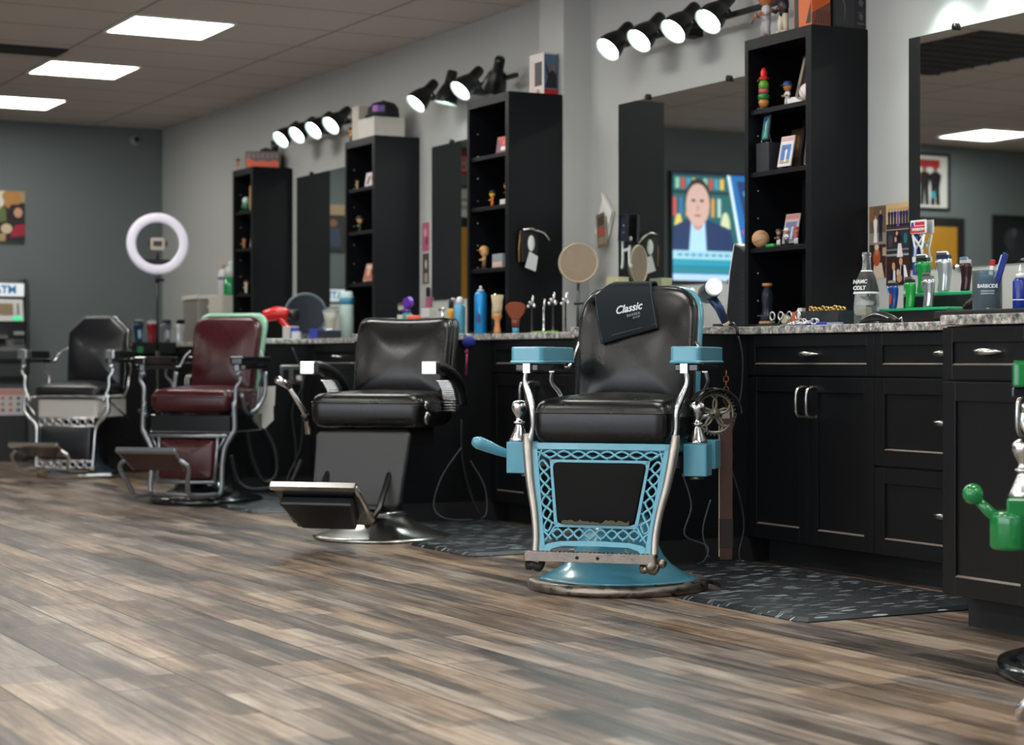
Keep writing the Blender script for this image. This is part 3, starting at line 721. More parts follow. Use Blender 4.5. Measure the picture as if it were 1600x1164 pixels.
def footplate(t, y0, z0, y1, z1, w, m_plate, m_edge, m_frame):
    """tilted foot plate from front edge (y0,z0) to rear edge (y1,z1) with curved carriers"""
    v = Vector((0, y1-y0, z1-z0)); M = frameM((0, y0, z0), (1,0,0), v); L = v.length
    b = MB(); b.prism(rpoly([(-w,0),(w,0),(w*.88,L),(-w*.88,L)], .02), -.008, .008, XY, M=M); p = b.build('footplate', m_plate, t, .003)
    b = MB(); b.prism(rpoly([(-w-.006,-.012),(w+.006,-.012),(w+.006,.014),(-w-.006,.014)], .006), -.012, .012, XY, M=M)
    for s in (-1, 1): b.tube([M @ Vector((s*(w+.002),.0,0)), M @ Vector((s*w*.9,L,0))], .008, None, 6)
    b.build('plate_edge', m_edge, p)
    for s in (-1, 1):
        b = MB(); b.tube([(s*w*.95, (y0+y1)/2, (z0+z1)/2), (s*(w+.035), (y0+y1)/2+.02, (z0+z1)/2-.04), (s*(w+.01), y1-.02, z1-.07), (s*(w+.0), y1+.05, .075), (s*.19, -.30, .065)], [.012,.012,.013,.014,.014], None, 8, sm=5)
        b.build('footrest_carrier', m_frame, t)

def red_chair():
    t, zs = antique_chair('burgundy leather barber chair with black arms, grey frame and mint green back shell', (3.50, 10.15, 0), -R(43), M_BENAM, M_BURG, M_SILV, 'red')
    def P(x, z): return (x, -.235-(.39-z)*.12, z)
    b = MB()
    b.tube([P(-.225,.375), P(.225,.375)], .012, None, 8, up=(0,1,0), flat=.7)
    for s in (-1, 1):
        b.tube([(s*.262,-.232,zs+.06), (s*.268,-.234,.42), (s*.255,-.238,.385), P(s*.215,.31), P(s*.205,.20), P(s*.207,.09), P(s*.185,.062), P(s*.12,.055)], [.013,.014,.015,.014,.013,.013,.013,.012], None, 8, sm=4, up=(0,1,0))
        b.tube([P(s*.172,.37), P(s*.165,.13)], .010, None, 8)
        b.tube([P(s*.178,.30), P(s*.21,.365)], .007, None, 6)
    b.tube([P(-.17,.128), P(.17,.128)], .011, None, 8)
    b.tube([P(-.17,.058), P(.17,.058)], .013, None, 8)
    b.build('front_frame', M_SILV, t)
    b = MB(); ot = rpoly([(-.158,.355),(.158,.355),(.155,.145),(-.155,.145)], .02, 4); b.pad(ot, lambda u, v, h: (u, P(u, v)[1]-h+.005, v), .05, .02, .016); b.build('calf_pad', M_BURG, t)
    footplate(t, -.76, .32, -.60, .215, .16, mat('burgundy_plate', '#3a1216', .4), M_SILV, M_SILV)
    for s in (-1, 1):
        b = MB()
        b.tube([(s*.252,-.10,zs+.10), (s*.252,-.06,zs+.02), (s*.25,.0,zs-.01)], .012, None, 8, sm=3)
        b.tube([(s*.27,.19,.72), (s*.275,.17,.60), (s*.26,.10,.52), (s*.25,.03,.495)], .013, None, 8, sm=4)
        b.build('side_bracket', M_SILV, t)
    b = MB(); b.tube([(-.2,.02,.40),(-.33,-.14,.50)], .008); b.tube([(-.25,-.05,.44),(-.335,-.15,.51)], .010, M_BMAT); b.build('lever', M_SILV, t)
red_chair()

def white_chair():
    t, zs = antique_chair('black and white barber chair with pointed studded backrest, farthest of the row', (3.53, 12.80, 0), -R(40), M_WENAM, mat('black_leather_dark','#16171c',.3,bump=.1,bscale=200,coat=.15), M_CHROME, 'white')
    def P(x, z): return (x, -.225-(.39-z)*.10, z)
    b = MB()
    for z in (.375, .095):
        for dz in (-.028, .028): b.tube([P(-.20,z+dz), P(.20,z+dz)], .007, None, 6)
        for k in range(7):
            c = P(-.172+.344*k/6, z); b.tube([(c[0]+.022*cos(a*pi/6), c[1], c[2]+.022*sin(a*pi/6)) for a in range(12)], .0065, None, 6, closed=True)
    for s in (-1, 1):
        b.tube([(s*.292,-.228,.56), (s*.298,-.23,.46), (s*.27,-.232,.41), P(s*.215,.35), P(s*.205,.20), P(s*.20,.06)], [.012,.013,.014,.014,.013,.013], None, 8, sm=4, up=(0,1,0))
        b.tube([(s*.29,-.22,.50), (s*.25,-.225,.455), (s*.225,-.225,.42)], .008, None, 6, sm=3)
        b.tube([(s*.29,-.22,.565), (s*.26,-.23,.54), (s*.215,-.235,.54)], .009, None, 6, sm=3)
    b.build('front_frame', M_CHROME, t)
    b = MB(); b.pad(rpoly([(-.18,.345),(.18,.345),(.178,.125),(-.178,.125)], .02, 4), lambda u, v, h: (u, P(u, v)[1]-h+.004, v), .03, .012, .006); b.build('calf_pad', MATS['black_leather_dark'], t)
    footplate(t, -.72, .245, -.56, .17, .162, M_BENAM, M_STEEL, M_CHROME)
    b = MB(); b.tube([(.22,-.05,.52),(.36,.05,.36)], .008); b.ball((.22,-.05,.52), .018, None, 10); b.build('lever', M_BENAM, t)
white_chair()

def green_chair():
    t, zs = antique_chair('green enamel barber chair cut off by the right edge, with ball-ended lever', (3.61, 3.43, 0), -R(45), M_GREEN, M_LEATH, M_CHROME, 'green')
    def P(x, z): return (x, -.235-(.39-z)*.12, z)
    b = MB()
    b.tube([P(-.2,.375), P(.2,.375)], .012, None, 8)
    for s in (-1, 1):
        b.tube([(s*.262,-.232,zs+.06), (s*.264,-.234,.44), (s*.25,-.238,.34), P(s*.235,.26), P(s*.19,.16), P(s*.19,.07)], [.012,.013,.013,.013,.012,.012], None, 8, sm=4, up=(0,1,0))
        finial(b, s*.297, -.16, zs-.002)
    b.build('front_frame', M_CHROME, t)
    b = MB(); b.pad(rpoly([(-.158,.355),(.158,.355),(.155,.145),(-.155,.145)], .02, 4), lambda u, v, h: (u, P(u, v)[1]-h+.005, v), .05, .02, .016); b.build('calf_pad', M_LEATH, t)
    b = MB(); b.box(-.335, -.255, -.2, -.10, .345, zs-.002); b.lathe([(.045,.0),(.052,.01),(.052,.085),(.04,.095)], None, 20, c=(-.325,-.16,.32)); b.build('side_box', M_GREEN, t, .006)
    b = MB(); b.tube([(-.325,-.16,.365),(-.38,-.17,.415),(-.405,-.175,.44)], [.017,.014,.011], None, 10); b.ball((-.415,-.18,.455), .026, None, 16); b.build('lever', M_GREEN, t)
    footplate(t, -.80, .075, -.62, .05, .25, M_BENAM, M_CHROME, M_CHROME)
green_chair()

def modern_chair():
    t = thing('barber_chair', 'modern black padded barber chair with chrome-tipped arms and round steel base', 'barber chair', (3.49, 7.75, 0), -R(45))
    b = MB(); b.lathe([(.30,0),(.312,.004),(.312,.012),(.29,.018),(.22,.036),(.16,.060),(.115,.088),(.10,.105)], None, 56); b.build('base', M_STEEL, t)
    b = MB(); b.lathe([(.10,.10),(.105,.108),(.105,.118),(.085,.122)], M_CHROME, 32); b.lathe([(.083,.12),(.083,.42)], None, 32); b.build('column', M_BPL, t)
    b = MB(); b.box(-.17,.17,-.14,.2,.40,.485); b.build('mechanism', M_BMAT, t, .01)
    # column cover and calf rest
    b = MB(); b.pad(rpoly([(-.20,.165),(.20,.165),(.215,.475),(-.215,.475)], .02, 4), lambda u, v, h: (u, -.235-(.47-v)*.32-h, v), .035, .012, .004); b.build('calf_rest', mat('grey_vinyl', '#2c2d2f', .5, bump=.1, bscale=200), t)
    b = MB(); b.box(-.09, .09, -.325, -.30, .15, .235); b.build('calf_rest_bracket', M_STEEL, t, .003)
    # foot tray
    v = Vector((0, .22, -.165)); M = frameM((0,-.80,.275), (1,0,0), v); L = v.length
    b = MB(); vs = []
    prof = [(0,0),(.06,-.02),(.14,-.035),(.22,-.03),(L,-.005)]
    b.prism(rpoly([(-.178,0),(.178,0),(.175,L),(-.175,L)], .012), -.006, .006, XY, M=M)
    ft = b.build('foot_tray', M_BENAM, t)
    b = MB(); b.prism(rpoly([(-.186,-.014),(.186,-.014),(.186,.016),(-.186,.016)], .006), -.012, .012, XY, M=M); b.tube([M @ Vector((.182,0,.0)), M @ Vector((.18,L*.9,0))], .011, None, 6); b.build('tray_trim', M_STEEL, ft)
    b = MB(); b.prism([(-.16,.06),(.16,.06),(.12,L*.9),(-.12,L*.9)], -.05, -.006, XY, M=M); b.build('tray_underside', M_BPL, ft, .01)
    b = MB()
    for s in (-1, 1): b.tube([M @ Vector((s*.15,L,-.01)), (s*.15,-.45,.16), (s*.14,-.30,.30)], .013, None, 8)
    b.build('legrest_arm', M_BPL, t)
    # seat
    ot = rpoly([(-.262,-.235),(.262,-.235),(.255,.24),(-.255,.24)], .06, 6)
    b = MB(); b.pad(ot, lambda u, v, h: (u, v, .565+h), .15, .055, .012); se = b.build('seat_cushion', M_LEATH, t)
    b = MB(); b.tube([(u*1.003, v*1.003, .60) for u, v in ot], .0035, None, 6, closed=True); b.build('piping', M_LEATH, se)
    b = MB(); b.ball((.262,-.16,.535), .02, None, 10, (.5,1.6,1.4)); b.ball((.262,-.17,.59), .018, None, 10, (.5,1.4,1.1)); b.build('side_fitting', M_CHROME, t)
    # back
    ob = rpoly([(-.225,.62),(.225,.62),(.225,.968),(-.225,.968)], [.04,.04,.06,.06], 6); ob2 = []
    for i in range(len(ob)):
        a = Vector(ob[i]); c = Vector(ob[(i+1) % len(ob)]); k = max(1, int((c-a).length/.045))
        for j in range(k): q = a.lerp(c, j/k); ob2.append((q.x, q.y))
    def fb(u, v, h, o=0): s = (v-.62)/.35; return (u, .235+.09*s-.012*sin(pi*max(0,min(1,s)))-h+o-.18*u*u, v+(.012*(2*abs(u)/.45)**2 if v > .9 else 0))
    b = MB(); b.pad(ob2, fb, .085, .035, .026); bk = b.build('backrest', M_LEATH, t)
    b = MB(); b.tube([fb(u, v, .018) for u, v in ob2], .004, None, 6, closed=True); b.build('piping', M_LEATH, bk)
    b = MB(); b.pad([(u*1.03, .795+(v-.795)*1.02) for u, v in ob2], lambda u, v, h: fb(u, v, h, .06), .05, .022, 0, .01); b.build('back_shell', M_BPL, t)
    for s in (-1, 1):
        x = .298 if s > 0 else -.262
        b = MB(); b.tube([(x,-.20,.752),(x,-.12,.752),(x,-.02,.735),(x,.08,.705),(x,.16,.655),(x,.20,.59)], [.026,.028,.030,.031,.030,.024], None, 12, sm=4, up=(1,0,0), flat=1.1); a = b.build('armrest', M_BPL, t)
        b = MB(); b.prism(rpoly([(x-.034,-.245),(x+.034,-.245),(x+.034,-.19),(x-.034,-.19)], .006), .722, .778, XY); b.build('armrest_cap', M_CHROME, a, .005)
        b = MB()
        P = [Vector((x-s*.008,-.08,.705)), Vector((x-s*.008,.0,.69)), Vector((x-s*.008,.05,.655)), Vector((x-s*.008,.075,.61)), Vector((x-s*.008,.075,.55))]
        for i in range(4):
            for k in range(5):
                if i*5+k < 4: continue
                q = P[i].lerp(P[i+1], k/5); b.cbox(tuple(q), (.056,.052,.0052))
        b.build('ribbed_support', M_STEEL, a, .001)
        b = MB(); b.tube([tuple(q+Vector((0,.03,0))) for q in P], .010, None, 8, sm=3); b.build('arm_spine', M_BPL, a)
    # lever
    b = MB(); b.tube([(-.30,-.14,.46),(-.30,-.16,.54),(-.335,-.29,.68)], [.014,.012,.011], None, 8); b.tube([(-.27,-.12,.44),(-.20,-.08,.43)], .012, None, 8)
    lv = b.build('lever', M_STEEL, t)
    b = MB(); b.tube([(-.33,-.275,.67),(-.36,-.34,.700)], [.017,.017], None, 10); b.build('lever_grip', M_CHROME, lv)
    b = MB(); b.cyl((-.305,-.17,.545), (-.298,-.155,.525), .018); b.build('lever_collar', M_BPL, lv)
modern_chair()

# ------------------------------------------------------------------ pictures
def pic(mb, M, w, h, bg, shapes, z0=.0004):
    """flat printed picture in frame M (x right, y up), shapes in -1..1"""
    hw, hh = w/2, h/2
    mb.add([(-hw,-hh,z0),(hw,-hh,z0),(hw,hh,z0),(-hw,hh,z0)], [(0,1,2,3)], C(bg, .4), False, M)
    for k, s in enumerate(shapes):
        z = z0+.00012*(k+1); col = C(s[-1], .4)
        if s[0] == 'e':
            pts = [(s[1]+s[3]*cos(2*pi*i/14), s[2]+s[4]*sin(2*pi*i/14)) for i in range(14)]
        elif s[0] == 'r': pts = [(s[1],s[2]),(s[3],s[2]),(s[3],s[4]),(s[1],s[4])]
        else: pts = s[1]
        pts = [(max(-1,min(1,u)), max(-1,min(1,v))) for u, v in pts]
        mb.add([(u*hw, v*hh, z) for u, v in pts], [tuple(range(len(pts)))], col, False, M)
def pers(x, y, h, top, skin, legs=None, hair='#1a1412', a=1, arms=True):
    """simple printed standing person, feet at y, height h, a = aspect (height/width of the picture)"""
    w = h*.14*a
    out = []
    if legs: out += [('p', [(x-w,y),(x-w*.15,y),(x,y+h*.45),(x+w*.15,y),(x+w,y),(x+w*.9,y+h*.5),(x-w*.9,y+h*.5)], legs)]
    else: out += [('p', [(x-w*1.2,y),(x+w*1.2,y),(x+w*.8,y+h*.55),(x-w*.8,y+h*.55)], top)]
    out += [('p', [(x-w*.9,y+h*.45),(x+w*.9,y+h*.45),(x+w*1.35,y+h*.78),(x+w*.5,y+h*.86),(x-w*.5,y+h*.86),(x-w*1.35,y+h*.78)], top)]
    out += [('e', x, y+h*.94, w*.5, h*.085, hair), ('e', x, y+h*.92, w*.42, h*.07, skin)]
    return out
SK = '#c99a7c'; SKD = '#8a5a42'
def wallpic(name, label, cat, M, w, h, bg, shapes, frame=None, fw=.02, group=None, depth=.014):
    t = thing(name, label, cat, tuple(M.translation), 0, group); ML = M.copy(); ML.translation = (0,0,0)
    b = MB()
    if frame:
        for x0,x1,y0,y1 in ((-w/2-fw,-w/2,-h/2-fw,h/2+fw),(w/2,w/2+fw,-h/2-fw,h/2+fw),(-w/2,w/2,-h/2-fw,-h/2),(-w/2,w/2,h/2,h/2+fw)): b.box(x0,x1,y0,y1,0,depth,None,ML)
        b.box(-w/2, w/2, -h/2, h/2, 0, .003, None, ML); b.build('frame', frame, t, .002)
        z = .0034
    else:
        b.box(-w/2, w/2, -h/2, h/2, 0, .0012 if not frame and depth < .01 else depth, None, ML); b.build('backing', C('#d8d4c8'), t); z = .0016 if depth < .01 else depth+.0004
    b = MB(); pic(b, ML, w, h, bg, shapes, z); b.build('print', None, t, fixn=False)
    return t
RW = lambda y, z, x=WX-.001: frameM((x, y, z), (0,-1,0), (0,0,1))
BW = lambda x, z, y=FAR-.001: frameM((x, y, z), (1,0,0), (0,0,1))
# back wall canvas seen at the left edge
wallpic('canvas_print', 'colourful unframed crowd picture on the dark back wall at the left edge', 'picture', BW(3.40, 1.935), .77, .40, '#26221f',
    [('r',-1,.55,1,1,'#a8906c'),('r',.1,.5,.6,1,'#d6cdb8'),('e',.72,.7,.2,.4,'#b67f42'),('e',.45,.55,.12,.25,'#dcd8cf'),('p',[(.3,-.3),(.62,-.2),(.6,.35),(.38,.4)],'#5d6b3c'),('e',.42,.35,.08,.12,'#cfc0a8'),
     ('p',[(.62,-.2),(.95,-.1),(.95,.5),(.7,.45)],'#1a1216'),('e',.86,.15,.09,.2,SK),('p',[(.68,-.85),(1,-.75),(1,-.3),(.8,-.35)],'#a3213c'),('e',.62,-.5,.12,.2,'#cdb99b'),('r',.2,-1,.6,-.7,'#b09468'),('e',.2,.1,.1,.16,SK),('e',0,.2,.1,.16,SKD),
     ('p',[(-.2,-.8),(.2,-.8),(.15,0),(-.15,0)],'#303a55'),('e',-.5,.1,.15,.3,'#b98c60'),('r',-.95,-.9,-.6,0,'#7c2b2b')], depth=.03)
# far-left wall items (seen in the mirrors)
wallpic('framed_poster', 'black framed white poster of people in red, seen in the right mirror', 'picture', BW(-1.40, 2.375, 13.299), .50, .46, '#d9d9d4',
    pers(-.45,-.9,1.5,'#181818',SKD,'#181818','#b32020')+pers(.05,-.9,1.5,'#1c1c1c',SKD,'#141414','#b32020')+pers(.5,-.9,1.45,'#a8322c',SKD,'#1a1a1c','#b32020')+[('r',-.65,.55,.7,.85,'#a52a2a'),('e',-.35,-.5,.12,.14,'#3aa7c4')], M_BMAT, .025)
wallpic('framed_poster', 'black framed dark monochrome poster at the right edge of the mirror', 'picture', BW(-2.46, 1.87, 13.299), .52, .42, '#1d1f22',
    [('e',.2,.1,.35,.5,'#3a3d42'),('e',-.2,.0,.25,.6,'#2d3034'),('r',-.6,-.8,.6,-.4,'#303338'),('e',.1,.4,.12,.2,'#55585c')], M_BMAT, .03)
wallpic('red_sign', 'red square wall sign above the doorway seen in a narrow mirror strip', 'sign', BW(2.13, 2.55), .26, .20, '#c9212c', [('e',0,.35,.28,.3,'#e9c9c4'),('e',0,-.3,.34,.38,'#e9c9c4'),('e',0,.35,.12,.14,'#c9212c'),('e',0,-.3,.16,.18,'#c9212c')])
wallpic('framed_poster', 'white framed panel above the yellow door in the narrow mirror strip', 'picture', BW(2.08, 2.20), .62, .26, '#cfcdc4', [('r',-.8,.1,.8,.3,'#8a8780'),('r',-.8,-.4,.8,-.2,'#8a8780')], M_BMAT, .02)
# television on the far-left wall
t = thing('television', 'large wall television showing a news anchor, seen in the mirror behind the blue chair', 'television', (.50, 13.30, 1.885))
b = MB(); b.box(-.80, .80, -.045, -.001, -.455, .455); b.build('housing', M_BPL, t, .004)
ML = frameM((0,-.046,0), (1,0,0), (0,0,1))
def screen_mat(n, h, e): return mat('screen_'+n, h, .3, emit=e)
b = MB()
def sp(pts, z, h): b.add([(u*.785, v*.44, z) for u, v in pts], [tuple(range(len(pts)))], screen_mat(h.strip('#'), h, 1.1), False, ML)
el = lambda cx, cy, rx, ry, n=18: [(cx+rx*cos(2*pi*i/n), cy+ry*sin(2*pi*i/n)) for i in range(n)]
bx = lambda a, b_, c, d: [(a,b_),(c,b_),(c,d),(a,d)]
sp(bx(-1,-1,1,1), .001, '#0c63a8')
sp([(.12,-.42),(1,-.42),(1,1),(.30,1)], .0012, '#155a5e')                  # bookshelf set behind the anchor
for k in range(9): sp(bx(.36+k*.07,.72,.41+k*.07,.92), .0014, ['#d8b24a','#3f8fb0','#b4483c','#7fb8a0','#1a3c58'][k % 5])
for k in range(8): sp(bx(.40+k*.08,.2,.44+k*.08,.55), .0014, ['#a8c8c0','#c89040','#2e6aa0','#c04848'][k % 4])
sp(bx(.28,.96,1,1), .0015, '#0a2a40'); sp(bx(.3,.62,1,.68), .0015, '#0a2f38')
sp(el(.34,.0,.06,.3), .0015, '#c8cfa8'); sp(el(.93,-.05,.05,.3), .0015, '#d8c060')
sp([(.20,-.46),(1.0,-.46),(1.0,.0),(.84,.14),(.55,.14),(.28,-.02)], .0018, '#142c58')      # jacket
sp([(.58,-.46),(.80,-.46),(.77,.14),(.60,.14)], .0020, '#a8cfe8')
sp(el(.69,.50,.165,.42), .0022, '#2c2420'); sp(el(.69,.42,.15,.40), .0024, '#c9a49a'); sp(el(.69,.10,.07,.16), .0023, '#b88f86')
sp(el(.64,.50,.026,.028), .0026, '#3a2a28'); sp(el(.745,.50,.026,.028), .0026, '#3a2a28'); sp(el(.69,.22,.045,.02), .0026, '#8c5a58'); sp(el(.69,.36,.02,.06), .0025, '#b98c84')
sp([(.115,-.44),(.15,-.44),(.32,1),(.285,1)], .0028, '#d8eef4')
sp([(-.3,.1),(.06,-.05),(.2,.9),(-.3,.9)], .0013, '#0a2f66'); sp([(-.3,.3),(.1,.62),(.12,.72),(-.3,.42)], .0016, '#2f9fd0'); sp([(-.3,-.02),(.13,-.08),(.14,-.04),(-.3,.02)], .0016, '#b03a60')
sp(bx(-1,-.6,1,-.44), .003, '#9cc9dc'); sp(bx(-1,-.72,1,-.6), .003, '#1f8fa6'); sp(bx(-1,-.86,1,-.74), .003, '#1a7c88'); sp(bx(-1,-1,1,-.88), .003, '#a9c4e0')
for k in range(22): sp(bx(-.9+k*.085,-.55,-.9+k*.085+.06,-.49), .0034, '#5f93ad')
b.build('screen', None, t, fixn=False)

# photos taped to the right wall
G4 = 'photographs taped beside the right mirror'
def photo(label, y, z, w, h, bg, sh): wallpic('photograph', label, 'photograph', RW(y, z, WX-.0005), w, h, bg, sh, group=G4, depth=.001)
photo('wedding photograph of couple standing outdoors, upper left of the taped photos', 6.118, 1.325, .105, .155, '#6b5646', [('r',-1,-1,1,-.4,'#8d8578'),('r',-1,.2,-.5,1,'#8a5f3a')]+pers(-.25,-.9,1.45,'#e8e4e0',SK,None,'#3a241a',.9)+pers(.38,-.85,1.65,'#1a2138',SK,'#161b2e','#3a241a',.9))
photo('photograph of a row of men in blue suits, upper right of the taped photos', 5.990, 1.355, .148, .105, '#c9ac7c', [('r',-1,-1,1,-.6,'#4a3a2c')]+sum([pers(-.75+.25*k,-.8,1.35,'#1d2a56' if k != 3 else '#6a4f96',SK,'#1a2240' if k != 3 else None,'#2a1a14',.45) for k in range(7)],[]))
photo('dark photograph of a dancing couple with white dress, middle right of the taped photos', 5.990, 1.245, .148, .108, '#2a2b33', [('r',-1,-.9,1,-.75,'#8f9096'),('r',-1,-.5,1,-.38,'#77787c'),('e',-.65,.2,.2,.5,'#4b4248'),('e',.6,.35,.15,.4,'#1f6a70'),('p',[(-.1,-1),(.4,-1),(.25,.0),(.0,.0)],'#dcd6d4'),('e',.05,.35,.18,.35,'#1a171c'),('e',-.1,.75,.09,.16,SK),('e',-.2,.3,.1,.2,SK)])
photo('photograph of an older person in orange shawl, lower left of the taped photos', 6.118, 1.180, .105, .135, '#3a2722', [('p',[(-.6,-1),(.8,-1),(.5,-.1),(-.4,-.1)],'#cdb7a2'),('e',-.1,.25,.45,.55,'#a8502e'),('e',-.1,.62,.22,.28,'#b47c60'),('e',-.1,.85,.26,.18,'#d8c0a0'),('r',.6,.3,1,.8,'#b89a84')])
photo('photograph of two men in white shirts and vests, lower right of the taped photos', 5.990, 1.135, .148, .112, '#3a2019', [('p',[(-.8,-1),(.0,-1),(-.1,.1),(-.6,.2)],'#161c30'),('p',[(-.45,-1),(-.2,-1),(-.25,.1),(-.4,.1)],'#d8d8dc'),('e',-.38,.35,.13,.3,SK),('p',[(.1,-.7),(.9,-.9),(.6,.4),(.2,.45)],'#dcdce0'),('p',[(.15,-.9),(.5,-.9),(.45,.4),(.25,.45)],'#141622'),('e',.22,.68,.14,.28,SK),('e',.0,-.1,.14,.26,'#caa58e'),('e',.1,-.5,.22,.3,'#b98a70')])
# tags pinned near the pilaster
t = thing('paper_tag', 'folded white paper hanging on the wall above the round mirror', 'paper', (4.925, 8.22, 1.62)); b = MB()
b.prism([(-.03,0),(.07,-.10),(.02,-.22),(-.02,-.26),(-.115,-.19)], 0, .004, lambda u, v, h: (-.004-h, -u, v)); b.prism([(-.03,0),(.07,-.10),(.04,-.16),(-.02,-.05)], .004, .008, lambda u, v, h: (-.012-h, -u, v)); b.build('sheet', C('#dcdbd8', .7), t)
wallpic('paper_tag', 'tan printed card with red stripe pinned over the white paper above the round mirror', 'card', frameM((4.895, 8.235, 1.43), (-.08,-1,.12), (0,.1,1)), .10, .17, '#6b5844', [('r',-1,-1,-.88,1,'#c4a27e'),('r',-.7,-.25,.9,.15,'#a34232'),('r',-.6,.3,.8,.8,'#3c3026'),('r',-.6,-.8,.8,-.4,'#8a7a62')], depth=.001)
wallpic('small_card', 'small navy blue card in white case stuck at the mirror edge', 'card', frameM((4.90, 8.02, 1.43), (-.05,-1,-.05), (-.0,-.08,1)), .072, .125, '#202a3c', [('r',.6,-1,1,1,'#8a99b4'),('e',-.1,.2,.15,.1,'#b9c0cc'),('r',-.4,-.4,.2,-.3,'#7a8499')], M_BPL, .003)
# white letters on the mirror
t = thing('sticker_letters', 'white hi lettering stuck on the mirror edge left of the blue chair', 'sticker', (WX-.009, 8.03, 1.30)); b = MB()
f3 = lambda u, v, h: (-h, -u, v)
b.tube([(-.001,.045,.075),(-.001,.043,.0),(-.001,.046,-.05),(-.001,.055,-.062)], .009, None, 6, sm=4, up=(1,0,0), flat=.2)
b.tube([(-.001,.045,.02),(-.001,.0,.025),(-.001,-.02,.03)], .008, None, 6, sm=3, up=(1,0,0), flat=.2)
b.tube([(-.001,-.022,.045),(-.001,-.018,.0),(-.001,-.024,-.045),(-.001,-.04,-.06)], .009, None, 6, sm=4, up=(1,0,0), flat=.2)
b.ball((-.001,-.03,.078), .012, None, 10, (.15,1,1)); b.build('letters', C('#d5ddd8', .5), t)
# basketball hoop shaped sticker
t = thing('toy_hoop', 'small toy basketball net with red and white sign at the mirror corner', 'toy', (4.905, 5.84, 1.235)); b = MB()
b.box(-.004, .004, -.045, .045, .040, .092); b.build('sign_board', C('#e6e2e2'), t, .002)
M0 = frameM((-.0045, 0, .064), (0,-1,0), (0,0,1)); b = MB(); pic(b, M0, .084, .046, '#e6e2e2', [('r',-1,-.95,1,.2,'#c4303a'),('r',-.4,.3,.95,.9,'#c4303a'),('p',[(-.95,.2),(-.5,.2),(-.6,.9),(-.9,.8)],'#3b3f9a')], 0); sg = b.build('sign_face', None, t, fixn=False)
text('sign_text', 'WINDOW', .016, C('#f0f0f0'), sg, M0 @ Matrix.Translation((.005,-.009,.0012)), bold=.0004)
b = MB()
for s in (-1, 1): b.tube([(0,s*.035,.035),(0,s*.018,-.02),(0,s*.024,-.055)], .0045, None, 6)
b.tube([(0,-.035,.035),(0,.018,-.02)], .004, None, 6); b.tube([(0,.035,.035),(0,-.018,-.02)], .004, None, 6); b.box(-.003,.003,-.034,.034,-.07,-.05); b.build('net', C('#dedede'), t)
b = MB(); b.box(.004, .015, .02, .04, -.12, .03); b.build('blue_post', C('#1f3f8f'), t)

# ------------------------------------------------------------------ floor mats
def floor_mat_obj(label, y0, y1, yc):
    t = []
    pts = [(4.25,y0),(4.25,y1),(3.44,y1)]
    r = .37
    pts += [(3.44, yc+r)]+[(3.44+.33*sin(pi*k/14), yc+r*cos(pi*k/14)) for k in range(1, 14)]+[(3.44, yc-r)]+[(3.44,y0+.03),(3.46,y0)]
    b = MB(); n = len(pts)
    cx = 3.85; cy = (y0+y1)/2
    ins = [(x+(.02 if x < 3.5 else -.0 if x > 4.2 else 0), y+(.02 if y < y0+.04 else -.02 if y > y1-.04 else 0)) for x, y in pts]
    vs = [(x, y, .0005) for x, y in pts]+[(x, y, .004) for x, y in pts]+[(x, y, .014) for x, y in ins]
    fs = [tuple(range(n))[::-1], tuple(range(2*n, 3*n))]
    for k in (0, 1):
        for i in range(n): fs.append((k*n+i, k*n+(i+1) % n, (k+1)*n+(i+1) % n, (k+1)*n+i))
    b.add(vs, fs)
    tag(b.build('floor_mat', M_MATRUB), label, 'mat', 'dark flecked anti-fatigue mats')
floor_mat_obj('dark flecked rubber mat on the floor right of the blue chair', 4.62, 6.11, 5.65)
floor_mat_obj('dark flecked rubber mat between the black padded chair and blue chair', 6.80, 8.28, 7.75)
floor_mat_obj('dark flecked rubber mat right of the burgundy chair base', 9.25, 10.59, 10.15)

# ------------------------------------------------------------------ things on and by the blue chair
rz = -R(46); MC = Matrix.Translation((3.425,5.65,0)) @ Matrix.Rotation(rz, 4, 'Z')
def bfront(u, v, o=.008):
    s = (v-.60)/.445; y = .235+.10*s-.015*sin(pi*max(0, min(1, s)))
    q = min(1, max(abs(u)/.215, abs(v-.8225)/.2225)); return y-.0375-.030*(1-q**2.6)-o+.02*max(0, q-.9)*4
t = thing('towel', 'dark navy embroidered towel draped over the blue chair backrest', 'towel', (3.425,5.65,0), rz)
b = MB(); nU, nV = 16, 22; vs = []; fs = []
TL, TR, BR, BL = Vector((-.165,1.045)), Vector((.045,1.062)), Vector((.092,.895)), Vector((-.112,.838))
for j in range(nV+6):
    for i in range(nU+1):
        u = i/nU
        if j < nV:
            v = j/(nV-1); p = (BL.lerp(BR, u)).lerp(TL.lerp(TR, u), v)
            zt = 1.047-.9*max(0, abs(p.x)-.10)**1.6*6
            z = min(p.y, zt+.006)
            vs.append((p.x, bfront(p.x, z)-.003*sin(u*9+v*4)*(.3+1-v), z))
        else:
            k = j-nV+1; p = TL.lerp(TR, u); zt = 1.047-.9*max(0, abs(p.x)-.10)**1.6*6+.006
            vs.append((p.x, bfront(p.x, zt)+k*.022, zt+.008*sin(min(1, k/5)*pi)-(.0 if k < 5 else .02)))
for j in range(nV+5):
    for i in range(nU): a = j*(nU+1)+i; fs.append((a, a+1, a+nU+2, a+nU+1))
b.add(vs, fs, None, True); cl = b.build('cloth', M_NAVY, t, fixn=False)
md = cl.modifiers.new('solid', 'SOLIDIFY'); md.thickness = .006; md.offset = 1
b = MB()
def tp(u, v, o=.014): p = (BL.lerp(BR, u)).lerp(TL.lerp(TR, u), v); return (p.x, bfront(p.x, p.y, .008)-o+.006, p.y)
